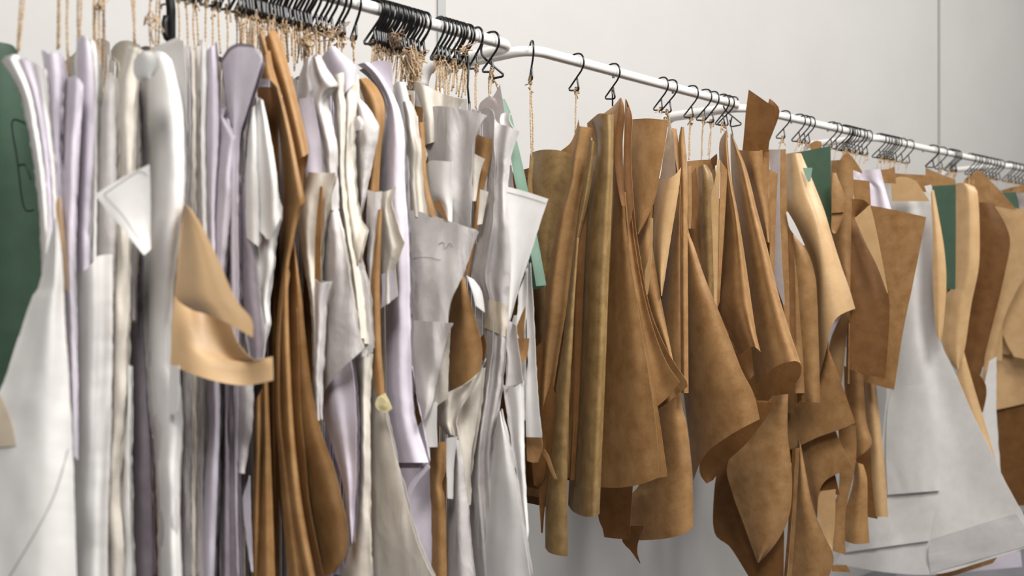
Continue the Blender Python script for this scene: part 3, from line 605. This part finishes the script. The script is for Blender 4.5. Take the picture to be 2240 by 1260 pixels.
S('O', .13, [(1528,366),(1530,480),(1540,640)], [(1547,362),(1559,386),(1562,440),(1562,670)], T=[(1538,360)], p=(.02,0,.015), w=.002)
S('D', .14, [(1512,382),(1508,440),(1514,500)], [(1522,366),(1529,440),(1520,500)], p=(0,.01), w=0)
S('K', .14, [(1505,364),(1504,440),(1506,500)], [(1512,362),(1514,440),(1512,500)], p=(0,.005), w=0)
S('D', .11, [(1554,348),(1558,356),(1560,366)], [(1568,336),(1569,346),(1568,360)], p=(0,), w=0)
S('L', .17, [(1571,348),(1563,400),(1556,436),(1560,560),(1562,668)], [(1576,351),(1573,430),(1571,560),(1568,690)], p=(0,.004), w=0, lab='pale edge of a folded sheet')
S('K', .16, [(1577,352),(1574,440),(1572,560),(1568,680)], [(1591,372),(1588,440),(1583,520),(1574,660)], p=(0,.01), w=0)
S('D', -.08, [(1500,480),(1502,560),(1530,640),(1560,700)], [(1575,480),(1580,560),(1585,650),(1590,740)], p=(0,.01), w=0)  # dark sheet put in the gap, its shade carried by colour
back('KD', 4, t0=-.04, bot=-.75, sp=.02)
B('left one of the two long glossy brown rolls with open dark ends', 1, 1583)
S('K', .21, [(1588,286),(1574,314),(1576,380),(1586,480),(1580,580),(1569,668),(1590,720),(1616,778)], [(1590,287),(1598,380),(1613,460),(1629,560),(1642,650),(1654,730),(1664,770)], Bt=[(1632,765),(1648,758)], p=(.065,.04,.02,.005,0,0,.035), w=.001, nu=24)
S('D', .06, [(1600,740),(1620,790),(1640,832)], [(1664,764),(1668,786),(1655,812)], p=(.0,.02), w=0, lab='inside of the open end')  # shade of the hollow is put into the darker kraft
B('right one of the two long glossy brown rolls, the larger one', 1, 1592)
S('K', .19, [(1598,293),(1600,380),(1612,480),(1626,600),(1640,720),(1648,800),(1654,843)], [(1600,292),(1619,335),(1636,380),(1656,460),(1679,545),(1702,640),(1726,720),(1752,796)], Bt=[(1676,820),(1704,798),(1738,790)], p=(.075,.048,.024,.006,0,0,.04), w=.001, nu=24)
S('D', .10, [(1648,820),(1658,870),(1669,900)], [(1740,780),(1753,802),(1748,828),(1712,874)], p=(.0,.02), w=0, lab='inside of the open end')  # roll interior shaded by its darker colour
B('pair of brown cards standing upright above the rail at right of centre', 2, 1670)
S('D', .16, [(1638,196),(1632,240),(1628,290),(1624,330)], [(1697,234),(1691,280),(1683,310),(1681,332)], T=[(1660,211),(1680,225)], p=(.0,.004,0), w=.001)
S('D', .12, [(1683,216),(1676,250),(1670,310)], [(1686,217),(1702,232),(1705,250),(1692,286),(1682,312)], p=(0,.006), w=.001)
S('D', .18, [(1632,306),(1630,316),(1634,330)], [(1640,307),(1652,316),(1662,330)], p=(0,), w=0, lab='small rounded flap')
back('K', 2, t0=-.06, bot=-.7, sp=.02)
B('brown sheaf with straight tops and a grey strip, right of the glossy rolls', 2, 1690)
S('K', .15, [(1616,328),(1640,400),(1662,480),(1678,528)], [(1668,328),(1670,400),(1680,460),(1682,530)], T=[(1640,330)], p=(.02,0,.005), w=.002)
S('K', .14, [(1667,328),(1668,430),(1676,528)], [(1684,328),(1682,420),(1684,532)], p=(0,.004), w=0)
S('K', .13, [(1682,370),(1683,450),(1684,560)], [(1702,380),(1698,460),(1695,560),(1692,604)], p=(0,.006), w=0)
S('B', .11, [(1682,327),(1686,400),(1690,500),(1690,590),(1714,668)], [(1707,327),(1706,450),(1710,560),(1717,668)], p=(0,), w=0, lab='pale grey film strip')
S('K', .10, [(1705,327),(1704,450),(1706,560),(1712,660),(1724,722)], [(1719,326),(1721,450),(1725,580),(1728,722)], p=(0,.003), w=0)
S('K', .085, [(1700,500),(1712,640),(1726,740),(1740,860)], [(1730,500),(1752,640),(1756,760),(1760,860)], p=(0,.01), w=.001)
back('K', 3, t0=-.06, bot=-.8, sp=.02)
B('bright pale brown sleeve-like roll right of the grey strip', 2, 1740)
S('L', .16, [(1718,337),(1719,420),(1721,465),(1752,518),(1777,575),(1786,640),(1786,740),(1789,832)], [(1752,335),(1778,396),(1803,460),(1821,520),(1840,580),(1857,628),(1871,675)], T=[(1735,335)], Bt=[(1806,770),(1818,718),(1832,694),(1850,683)], p=(.06,.015,0,.004,.04), w=.001, nu=22)
S('L', .12, [(1862,645),(1840,690),(1818,740),(1806,800),(1800,840)], [(1885,654),(1872,688),(1854,716),(1848,780),(1841,838)], p=(0,.01), w=.001, lab='inner flap of the roll')
S('W', .13, [(1720,463),(1728,500),(1757,536)], [(1723,463),(1740,492),(1761,538)], p=(0,), w=0, lab='white sliver')
S('K', .115, [(1722,490),(1724,600),(1736,740),(1746,820),(1756,880)], [(1730,505),(1760,540),(1780,590),(1788,660),(1794,880)], p=(.02,.0,.01), w=.002)
S('D', .10, [(1720,490),(1722,600),(1728,700)], [(1735,500),(1740,640),(1742,760)], p=(0,.01), w=0)
back('KD', 3, t0=-.06, bot=-.9, sp=.02)
B('triangular brown apron pieces below the pale sleeve-like roll', 2, 1765)
S('K', .14, [(1808,757),(1790,820),(1768,862),(1734,892),(1719,925),(1722,986)], [(1810,757),(1838,832),(1871,925)], Bt=[(1750,975),(1790,956),(1836,940)], p=(.04,.01,0,0), w=.003, lab='upper triangular apron')
S('K', .12, [(1749,966),(1758,1035),(1772,1090),(1788,1142)], [(1824,930),(1838,968),(1866,1024)], Bt=[(1790,1088),(1802,1056),(1828,1038)], p=(.03,.006,0,0), w=.003, lab='lower triangular flap')
S('D', .09, [(1800,1040),(1794,1062),(1791,1084)], [(1826,1034),(1832,1060),(1837,1082)], p=(0,.01), w=0)
S('L', .08, [(1789,1075),(1790,1130),(1802,1165),(1818,1206)], [(1828,1070),(1826,1150),(1820,1206)], p=(0,.006), w=0)
S('K', .10, [(1746,960),(1735,1080),(1728,1265)], [(1752,975),(1764,1040),(1779,1110),(1803,1170),(1824,1219),(1812,1265)], p=(.03,0,.01), w=.002)
S('K', .13, [(1690,866),(1630,945),(1591,1018),(1603,1080),(1628,1150),(1657,1231)], [(1724,862),(1723,950),(1729,1000),(1733,1070),(1724,1137),(1696,1190),(1660,1231)], p=(.03,.008,0,.02), w=.002, lab='leaf-shaped panel ending in a point')
S('D', .08, [(1575,760),(1575,960),(1562,1080),(1563,1165),(1598,1198),(1640,1265)], [(1690,760),(1716,960),(1716,1100),(1714,1265)], p=(0,.01), w=.002)
strip('D', .10, [(1737,980),(1728,1140),(1718,1265)], 7, w=0)
strip('K', .09, [(1745,980),(1736,1140),(1727,1265)], 8, w=0)
back('KD', 3, t0=-.06, bot=-1.05, sp=.02)
B('dark green square card over the pale sleeve-like roll', 2, 1780)
S('N', .09, [(1722,336),(1736,430),(1786,516)], [(1817,319),(1818,420),(1819,515)], T=[(1756,331)], p=(0,), w=0)
S('M', .10, [(1756,367),(1760,380),(1768,398)], [(1777,367),(1775,382),(1773,396)], p=(0,), w=0, lab='small mint card corner')
S('K', .05, [(1770,316),(1775,330)], [(1797,310),(1797,330)], T=[(1784,308)], p=(0,), w=0)
B('brown sheaf with crumpled folds right of the dark green card', 2, 1835)
S('K', .12, [(1818,351),(1818,450),(1819,540),(1840,620),(1852,700),(1850,840)], [(1866,351),(1867,420),(1864,520),(1860,650),(1858,840)], T=[(1842,350)], p=(.02,0,.01), w=.002)
S('K', .15, [(1821,378),(1820,420),(1819,466)], [(1829,378),(1850,436),(1846,464)], p=(0,.01), w=.001)
S('K', .14, [(1820,466),(1818,500),(1824,511)], [(1848,462),(1838,490),(1829,510)], p=(0,.01), w=.001)
S('K', .08, [(1836,352),(1840,360)], [(1886,375),(1886,380)], T=[(1848,336),(1862,340)], p=(0,), w=.001)
S('K', .13, [(1846,800),(1850,900),(1864,980),(1872,1004)], [(1888,820),(1895,920),(1908,966),(1898,985)], p=(.02,0,.01), w=.002)
S('K', .12, [(1868,1010),(1866,1060),(1846,1130),(1846,1182)], [(1888,1016),(1897,1050),(1898,1120),(1902,1188)], Bt=[(1870,1190)], p=(.02,0,.03), w=.001)
S('K', .10, [(1834,930),(1836,1060),(1824,1110),(1822,1205)], [(1872,930),(1872,1010),(1850,1120),(1850,1214)], p=(0,.01), w=.001)
S('L', .11, [(1886,830),(1890,920),(1898,980),(1895,1060),(1902,1130)], [(1916,836),(1926,930),(1937,1040),(1943,1131)], p=(.03,0,.012), w=.001, lab='pale narrow roll')
S('D', .08, [(1872,980),(1876,1060),(1890,1130)], [(1905,980),(1908,1060),(1920,1135)], p=(0,.01), w=0)
back('KD', 3, t0=-.06, bot=-.9, sp=.02)
B('stiff brown folder shape with a folded pale corner, in front of the white garment piece', 2, 1880)
S('K', .22, [(1902,449),(1896,560),(1884,700),(1874,830)], [(2026,475),(1999,612),(1977,717),(1964,800),(1956,853)], T=[(1960,460)], Bt=[(1915,842)], p=(.02,.004,0,0), w=.001, lab='front plate')
S('L', .30, [(1870,477),(1893,530),(1920,585),(1941,642)], [(1903,448),(1914,490),(1930,570),(1942,640)], p=(0,), w=0, lab='pale folded corner')
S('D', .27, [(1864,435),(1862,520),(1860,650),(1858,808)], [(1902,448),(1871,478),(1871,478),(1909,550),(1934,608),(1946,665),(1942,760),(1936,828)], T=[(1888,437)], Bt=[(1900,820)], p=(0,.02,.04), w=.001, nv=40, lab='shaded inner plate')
back('KD', 2, t0=-.04, bot=-.6, sp=.02)
B('lavender folded strips standing over the stiff brown folder shape', 2, 1898)
S('V', .14, [(1868,376),(1870,397),(1898,400),(1901,425),(1903,452)], [(1926,370),(1936,410),(1951,462)], T=[(1895,372)], p=(0,.01,.0,.01), w=.003)
S('K', .12, [(1866,392),(1868,430),(1872,445)], [(1902,396),(1904,430),(1905,450)], p=(0,), w=0)
back('VK', 3, t0=-.06, bot=-.6, sp=.02)
B('very large white garment piece spreading down to the lower right corner', 3, 1960)
S('W', .19, [(1925,402),(1940,480),(1948,600),(1944,800),(1925,1000),(1896,1120),(1826,1232)], [(2037,412),(2041,500),(2042,620),(2051,728),(2091,820),(2126,900),(2160,970),(2205,1065),(2246,1140),(2252,1196)], T=[(1960,394),(2000,403)], Bt=[(1937,1252),(2048,1256),(2136,1233)], p=(.04,.01,0,.01,.0), w=.006, nu=24, wx=80, wy=140)
stick('W', [(2036,1180),(2031,1215),(2036,1254)], [(2222,1122),(2240,1150),(2248,1194)], 'hem', 'turned-up white hem', 14, .035, .004)
stick('W', [(1952,845),(1941,900),(1938,1000),(1942,1082)], [(2049,838),(2051,870),(2053,960),(2057,1073)], 'sheet', 'overlaid white panel', 14, .004, .022)
stick('W', [(1912,1092),(1876,1140),(1850,1208)], [(2054,1078),(2046,1120),(2032,1183)], 'sheet', 'lower overlaid white panel', 14, .004, .016)
S('W', .20, [(2022,407),(2024,412),(2027,420)], [(2036,404),(2039,410),(2037,422)], p=(0,), w=.002)
S('V', .10, [(1956,1225),(1962,1265)], [(2232,1205),(2236,1240)], p=(0,.01), w=.002, nu=10)
S('K', .13, [(2040,1252),(2060,1268)], [(2184,1216),(2172,1232)], p=(0,), w=0, nv=6, lab='brown sheet edge below the hem')
S('K', .13, [(1820,1236),(1820,1250)], [(1852,1236),(1862,1252)], p=(0,), w=0, nv=6)
back('WG', 2, t0=-.04, bot=-.9, sp=.02)
B('brown curved tops showing just over the large white garment piece', 3, 1975)
S('K', .10, [(1926,371),(1930,400)], [(1957,364),(1960,402)], T=[(1942,370)], p=(0,.004), w=.001, nv=8)
S('L', .12, [(1948,400),(1952,440)], [(2004,396),(2034,440)], T=[(1965,387),(1988,389)], p=(0,.004), w=.001, nv=8)
S('K', .09, [(1956,379),(1958,420)], [(2024,383),(2034,420)], p=(0,.004), w=.001, nv=8)
S('K', .08, [(2025,367),(2024,420)], [(2090,393),(2092,425)], T=[(2056,380)], p=(0,.004), w=.001, nv=8)
S('L', .13, [(2036,414),(2040,500),(2041,620),(2048,725),(2054,744)], [(2043,416),(2053,470),(2065,540),(2070,600),(2069,650),(2063,720),(2058,745)], p=(0,.0,.02), w=0, lab='pale brown edge beside the white piece')
back('K', 3, t0=-.06, bot=-.5, sp=.02)
B('green rectangular card near the right edge', 3, 2060)
S('N', .105, [(2037,407),(2050,460),(2062,545),(2069,633)], [(2091,404),(2091,520),(2090,633)], p=(0,), w=0)
B('pale brown panel with a rounded shoulder right of the second green card', 3, 2085)
S('L', .09, [(2086,402),(2088,520),(2080,630),(2066,650),(2060,740),(2078,790),(2094,810)], [(2122,404),(2138,420),(2143,500),(2141,585),(2125,665),(2111,760),(2097,810)], T=[(2104,400)], p=(.02,.004,0,.03), w=.001)
S('L', .085, [(2104,760),(2094,815),(2100,860),(2130,940),(2174,998)], [(2106,760),(2126,830),(2147,900),(2178,1005)], p=(0,.0,.015), w=0)
back('KL', 3, t0=-.06, bot=-.7, sp=.02)
B('dark brown curved panel beside the rounded pale one near the right edge', 3, 2110)
S('D', .075, [(2136,442),(2140,520),(2136,590),(2122,670),(2108,760),(2106,806)], [(2172,445),(2196,484),(2209,520),(2205,562),(2189,640),(2164,740),(2145,820)], T=[(2155,443)], p=(0,.0,.01), w=.001)
S('K', .07, [(2141,372),(2106,400),(2134,444)], [(2143,372),(2186,415),(2224,460)], Bt=[(2180,452)], p=(0,), w=0, lab='brown triangular top')
S('D', .06, [(2120,812),(2122,850),(2146,902)], [(2142,818),(2156,840),(2158,865),(2150,902)], T=[(2132,812)], p=(0,), w=0, lab='small rounded dark piece')
back('KD', 2, t0=-.06, bot=-.7, sp=.02)
B('light brown panels cut off by the right edge', 4, 2215)
S('L', .06, [(2173,450),(2198,490),(2210,530),(2202,580),(2180,660),(2158,760),(2146,850)], [(2262,460),(2262,560),(2222,640),(2196,700),(2176,780),(2154,860)], p=(0,.0,.004), w=.001)
S('L', .08, [(2204,600),(2188,700),(2198,742),(2218,780)], [(2262,520),(2262,640),(2262,790)], p=(0,.004), w=.001)
S('L', .04, [(2184,716),(2168,800),(2172,898)], [(2262,740),(2262,820),(2262,878)], Bt=[(2210,890)], p=(0,.01,0), w=.001)
S('D', .03, [(2166,880),(2172,1000),(2190,1106)], [(2262,870),(2262,1000),(2262,1106)], p=(0,), w=.001)
S('W', .035, [(2164,790),(2146,900),(2160,1020)], [(2180,780),(2180,900),(2190,1040)], p=(0,), w=0, lab='white strip')
S('N', .02, [(2192,422),(2206,440),(2222,462)], [(2223,420),(2228,440),(2231,462)], p=(0,), w=0, lab='small green corner')
S('K', .01, [(2188,417),(2196,424)], [(2236,404),(2262,420)], p=(0,), w=0, nv=6)
S('B', .0, [(2226,416),(2226,480)], [(2262,410),(2262,480)], p=(0,), w=0, nv=6)
back('KL', 5, t0=-.04, bot=-.8, sp=.03)
# ---------------------------------------------------------------- hooks and twine
HK = [(-.019, .008), (-.017, .0150), (-.009, .0185), (.001, .0190), (.012, .0165), (.020, .009), (.023, -.002), (.021, -.014), (.012, -.026)]
HK2 = [(-.026, -.058), (-.0285, -.062), (-.026, -.066), (-.02, -.067), (-.001, -.0695), (.003, -.067), (.0035, -.063), (-.001, -.041)]
def twine_curve(P, n=None, tw=.0012, r=.00112, turns=None):
    P = [Vector(p) for p in P]
    Ln = sum((b-a).length for a, b in zip(P, P[1:]))
    n = n or max(10, int(Ln/.006)); n = min(n, 60)
    C = cr([tuple(p) for p in P], n); turns = turns or Ln/.016
    out = []
    for ph in (0, PI):
        Q = []
        for i, c in enumerate(C):
            a = 2*PI*turns*i/n+ph; Q.append(Vector(c)+Vector((math.cos(a)*tw, math.sin(a)*tw, 0)))
        out.append(tube(Q, r, 5))
    return join(out)
def tangle(c, sx, sz, n, r=.0011):
    P = [Vector(c)+Vector((random.gauss(0, sx*.6), random.gauss(0, sx), random.gauss(0, sz))) for _ in range(n)]
    C = cr([tuple(p) for p in P], n*7)
    return tube(C, r, 5)
def hook(k, px, label, group=None, ends=(), yaw=None, tone='twine', knots=True, off=None, spin=0, sc=1.0, dz=0):
    """ends: list of (px, py, t) where the strings of this hook end (t: metres in front of the rail)"""
    p = rail_at(k, px)
    if off is not None: p = p+Vector(off)
    ya = math.radians(random.uniform(-9, 9) if yaw is None else yaw)
    e = Vector((math.sin(ya), -math.cos(ya), 0))
    lean = random.uniform(-.003, .003)
    K = cr([(u, v) for u, v in HK], 16)+cr(HK2[:1]+HK2, 16)[1:]
    P = [p+e*(u*sc)+Vector((lean*(-v*20), 0, v*sc+dz)) for u, v in K]
    V, Fc = tube(P, .0027 if k == 0 else .0023, 7)
    o = bpy.data.objects.new('wire_hook', None); bpy.data.objects.remove(o)
    class L: pass
    me = obj('wire_hook', [v-p for v in V], Fc, M['wire']); me.location = p
    tag(me, label, 'hook', group)
    bot = p+e*(-.004)+Vector((lean*1.3, 0, -.064*sc+dz))
    for (x, y, t) in ends:
        tgt = at(x, y, p.y-t)
        tgt.x = tgt.x
        mid = (bot+tgt)/2+Vector((random.uniform(-.002, .002), random.uniform(-.003, .003), 0))
        a = bot+Vector((random.uniform(-.003, .003), random.uniform(-.005, .005), 0))
        loop = [a+Vector((0, .004, -.012)), a+Vector((0, .003, .001)), a+Vector((0, -.003, .002)), a+Vector((.001, -.003, -.014))]
        V, Fc = join([twine_curve([a, mid, tgt]), twine_curve(loop, n=12, turns=2)])
        obj('twine', V, Fc, M[tone], me)
        if knots:
            q = a+Vector((0, 0, -.014+random.uniform(-.01, .003))); 
            tails = [twine_curve([q, q+Vector((random.uniform(-.005, .005), random.uniform(-.009, .009), random.uniform(.0, .01))), q+Vector((random.uniform(-.008, .008), random.uniform(-.015, .015), random.uniform(-.014, .01)))], n=8) for _ in range(1)]
            V, Fc = join([tangle(q, .0018, .0022, 6)]+tails); obj('knot', V, Fc, M[tone], me)
    return me
# first rack, its far left: only strings and hook ends come into the picture
LEFT = [(52, 38, 115, 'twine'), (128, 126, 108, 'twine'), (150, 149, 170, 'twine'), (173, 171, 90, 'twine'), (204, 206, 112, 'twine'), (212, 216, 150, 'twine'), (224, 229, 225, 'twinegrey'), (294, 293, 98, 'twine')]
ORD = 'first second third fourth fifth sixth seventh eighth ninth tenth eleventh twelfth thirteenth fourteenth fifteenth sixteenth seventeenth eighteenth nineteenth twentieth twenty-first twenty-second twenty-third twenty-fourth'.split()
nm8 = ['leftmost', 'second', 'third', 'fourth', 'fifth', 'sixth', 'seventh', 'eighth']
for i, (a, b, y, tone) in enumerate(LEFT):
    hook(0, a+3, 'black wire hook above the frame whose twine is the %s from the left edge' % nm8[i], None, [(b, y, .0), (b+3, y-4, .005)], tone=tone, knots=i in (2, 4))
for i, x in enumerate((330, 341, 349, 392, 411, 428, 436, 453, 470, 481, 497)):
    hook(0, x, '%s black hook from the left among those around the black strap' % ORD[i], 'hooks near the black strap', [(x-2+random.uniform(-4, 4), random.uniform(96, 130), .0)], knots=i % 2 == 0, tone='twinegrey' if i in (2,) else 'twine')
xs = [522, 531, 537, 545, 552, 560, 566, 572, 580, 587, 594, 600, 607, 615, 622, 628, 635, 643, 650, 657, 665, 672, 681, 690]
for i, x in enumerate(xs):
    hook(0, x, '%s black hook from the left in the tight row left of centre' % ORD[i], 'hooks in the tight row left of centre', [(x-4+random.uniform(-6, 6), random.uniform(118, 165), random.uniform(-.02, .03)), (x+3, random.uniform(110, 140), .0)], tone='twinegrey' if i % 3 == 0 else 'twine', knots=i % 2 == 0)
for i, (x, w_) in enumerate(((706, 'leftmost'), (716, 'second'), (727, 'third'), (742, 'fourth'), (753, 'fifth'), (781, 'rightmost, standing alone'))):
    hook(0, x, 'black wire hook on bare rail right of the tight row, %s of six' % w_, None, [(x-9+random.uniform(-3, 3), random.uniform(130, 145), .0), (x-6, 132, .01)], yaw=(2 if i < 5 else -14))
xs = [820, 824, 828, 832, 836, 841, 846, 852, 857, 862, 868, 876, 881, 886, 891, 896, 901, 907, 915, 924, 928]
for i, x in enumerate(xs):
    hook(0, x, '%s black hook from the left in the packed cluster on the near rail' % ORD[i], 'packed hooks at the middle of the near rail', [(x-14+random.uniform(-5, 5), random.uniform(150, 196), random.uniform(-.02, .02))]+([(x-10, random.uniform(150, 186), 0)] if i % 2 else []), tone='twinegrey' if i < 12 and i % 2 else 'twine', knots=i % 3 != 2, yaw=random.uniform(-4, 12))
for i, x in enumerate((960, 968, 976, 984, 993, 1002, 1007, 1018, 1022)):
    hook(0, x, '%s black hook from the left in the looser group by the wall joint' % ORD[i], 'hooks next to the wall joint', [(x-12+random.uniform(-4, 6), random.uniform(190, 225), .0), (x-4, random.uniform(190, 215), .01)], knots=i % 2 == 0, yaw=random.uniform(-10, 6))
hook(0, 1042, 'black wire hook, second from the right end of the near rail', None, [(1042, 240, 0), (1040, 235, .01)], yaw=-4)
hook(0, 1075, 'black wire hook at the right end of the near rail, hung with doubled twine', None, [(1071, 220, 0), (1073, 205, .01)], yaw=6)
hook(0, 1100, 'black wire hook on the bend at the end of the near rail, turned backwards', None, [(1101, 222, 0)], yaw=-150, off=(-.01, .03, -.006))
# second rack
hook(1, 1163, 'black wire hook on the bend at the start of the middle rail, seen edge on', None, [(1166, 345, 0), (1163, 350, .01)], yaw=-33)
hook(1, 1262, 'lone black wire hook over the big rolled brown pattern, with twine', None, [(1258, 290, 0), (1260, 292, .008)], yaw=0)
h3 = hook(1, 1341, 'black wire hook with a black tie above the pointed brown fold', None, [], yaw=0)
V, Fc = tube([at(1339, 196, h3.location.y), at(1340, 208, h3.location.y), at(1340, 232, h3.location.y)], .0022, 6); obj('black_tie', V, Fc, M['wire'], h3)
hook(1, 1448, 'left one of two crossing black hooks on the middle rail, hanging empty', None, [(1434, 246, 0)], yaw=-4, knots=False)
hook(1, 1467, 'right one of two crossing black hooks on the middle rail', None, [(1463, 290, 0), (1465, 285, 0)], yaw=2)
hook(1, 1513, 'black wire hook with one long twine, right of the crossing pair', None, [(1507, 350, 0), (1509, 340, 0)], yaw=0)
hook(1, 1542, 'left one of two overlapping hooks with long twines on the middle rail', None, [(1534, 352, 0), (1536, 340, 0)], yaw=3)
hook(1, 1559, 'right one of two overlapping hooks with long twines on the middle rail', None, [(1551, 350, 0), (1549, 340, 0)], yaw=-3)
hook(1, 1581, 'left hook of the tangled three at the end of the middle rail', None, [(1577, 290, 0)], yaw=0)
hook(1, 1590, 'middle hook of the tangled three at the end of the middle rail', None, [(1592, 300, 0)], yaw=14)
hook(1, 1600, 'right hook of the tangled three at the end of the middle rail, turned round', None, [], yaw=-150)
# third rack
hook(2, 1716, 'lone black hook just right of the upright brown card', None, [(1704, 326, 0), (1706, 322, 0)], yaw=0)
for i, (x, w_) in enumerate(((1748, 'left'), (1760, 'middle'), (1770, 'right'))):
    hook(2, x, '%s hook of the three over the dark green card' % w_, None, [(x-9, 330, 0)], yaw=0)
for i, x in enumerate((1819, 1829, 1846, 1851, 1855, 1859, 1864, 1870, 1878, 1886, 1897)):
    hook(2, x, '%s blurred black hook from the left in the cluster ending the third rail' % ORD[i], 'hooks at the end of the third rail', [(x-7, random.uniform(348, 378), 0)], knots=i % 2 == 0)
for i, x in enumerate((1925, 1933, 1939, 1945, 1949, 1954, 1960, 1972, 1988)):
    hook(3, x, '%s blurred black hook from the left in the cluster starting the fourth rail' % ORD[i], 'hooks at the start of the fourth rail', [(x-7, random.uniform(370, 385), 0)], knots=i % 2 == 0)
hook(3, 2040, 'thick-looking black hook left of the second green card', None, [], yaw=10); hook(3, 2042, 'black hook pressed against the thick-looking one over the second green card', None, [], yaw=5)
hook(3, 2060, 'black hook right over the second green card', None, [(2058, 400, 0)])
for i, x in enumerate((2079, 2083, 2088, 2092)):
    hook(3, x, '%s black hook of the small dark clump right of the second green card' % ORD[i], 'small dark clump of hooks', [(x-5, 396, 0)])
for i, x in enumerate((2124, 2132, 2138, 2145, 2150, 2156, 2164, 2171, 2178, 2186)):
    hook(3, x, '%s far black hook from the left in the long blurred row near the right edge' % ORD[i], 'far hooks near the right edge', [(x-5, 405, 0)], knots=False)
for i, x in enumerate((2206, 2212, 2220, 2228, 2236, 2246)):
    hook(4, x, '%s far black hook on the last rail at the right edge' % ORD[i], 'far hooks on the last rail', [(x-4, 410, 0)], knots=False)
# loose tangles
def loose(label, px, py, sx, sz, n, k=0, t=.0, tone='twine'):
    p = rail_at(k, px); c = at(px, py, p.y-t)
    V, Fc = join([tangle((0, 0, 0), sx, sz, n), tangle((0, 0, 0), sx*.8, sz, n)])
    o = obj('twine_tangle', V, Fc, M[tone]); o.location = c; tag(o, label, 'twine')
loose('matted ball of jute twine under the packed hook cluster', 900, 140, .016, .022, 40, t=.02)
loose('matted grey twine fluff at the left of the packed cluster', 862, 85, .014, .009, 26, tone='twinegrey', t=.02)
loose('loose looping twine bow over the hooks by the wall joint', 1016, 108, .016, .010, 12, t=.02)
loose('curly twine knot over the crumpled grey patterns', 672, 92, .010, .012, 22, t=.02)
loose('looping twine over the tight hook row', 716, 66, .02, .009, 12, t=.02)
loose('twine bow with two loose ends hanging at the left', 333, 40, .011, .016, 7, t=.02)
loose('frayed twine knot high at the left, beside the bow', 222, 12, .009, .006, 9, t=.02)
# black strap hung at the left
p = at(372, 10, 1.62); e = bpy.data.objects.new('black_strap', None); e.location = p; COL.objects.link(e)
tag(e, 'flat black plastic strap hanging between white sheets at the left', 'strap')
S_ = [at(368, -40, 1.62), at(374, 20, 1.62), at(374, 90, 1.62), at(372, 150, 1.64)]
def ribbon(P, w, th=.004):
    V = []; Fc = []
    for q in P:
        for a, b in ((-w/2, -th), (w/2, -th), (w/2, th), (-w/2, th)): V.append(q+Vector((RT[0]*a+FW[0]*b, RT[1]*a+FW[1]*b, 0)))
    for i in range(len(P)-1):
        for k in range(4): Fc.append((i*4+k, i*4+(k+1) % 4, i*4+4+(k+1) % 4, i*4+4+k))
    Fc += [(3, 2, 1, 0), tuple(len(V)-4+k for k in range(4))]
    return V, Fc
obj('strap_body', *ribbon(S_, .0135), M['strap'], e)
obj('strap_tongue', *ribbon([at(364, 34, 1.61), at(360, 50, 1.61), at(361, 75, 1.61), at(366, 88, 1.61)], .008), M['strap'], e)
V, Fc = tube(cr([tuple(at(x, y, 1.61)) for x, y in ((352, 20), (353, 12), (362, 9), (368, 16))], 12), .0018, 6); obj('strap_clip', V, Fc, M['strap'], e)
p = at(1025, 150, 1.62); V, Fc = tube([v-p for v in (at(1022, 118, 1.63), at(1025, 150, 1.62), at(1023, 190, 1.62), at(1026, 226, 1.62))], .0026, 6)
o = obj('hanging_cord', V, Fc, M['strap']); o.location = p; tag(o, 'thin black cord hanging among the twines by the wall joint', 'cord')
p = at(1600, 290, 1.74); V, Fc = tube([v-p for v in (at(1596, 262, 1.74), at(1602, 290, 1.74), at(1606, 318, 1.74), at(1612, 340, 1.74))], .0016, 6)
o = obj('hanging_cord', V, Fc, M['strap']); o.location = p; tag(o, 'thin black cord behind the paper peak at the end of the middle rail', 'cord')
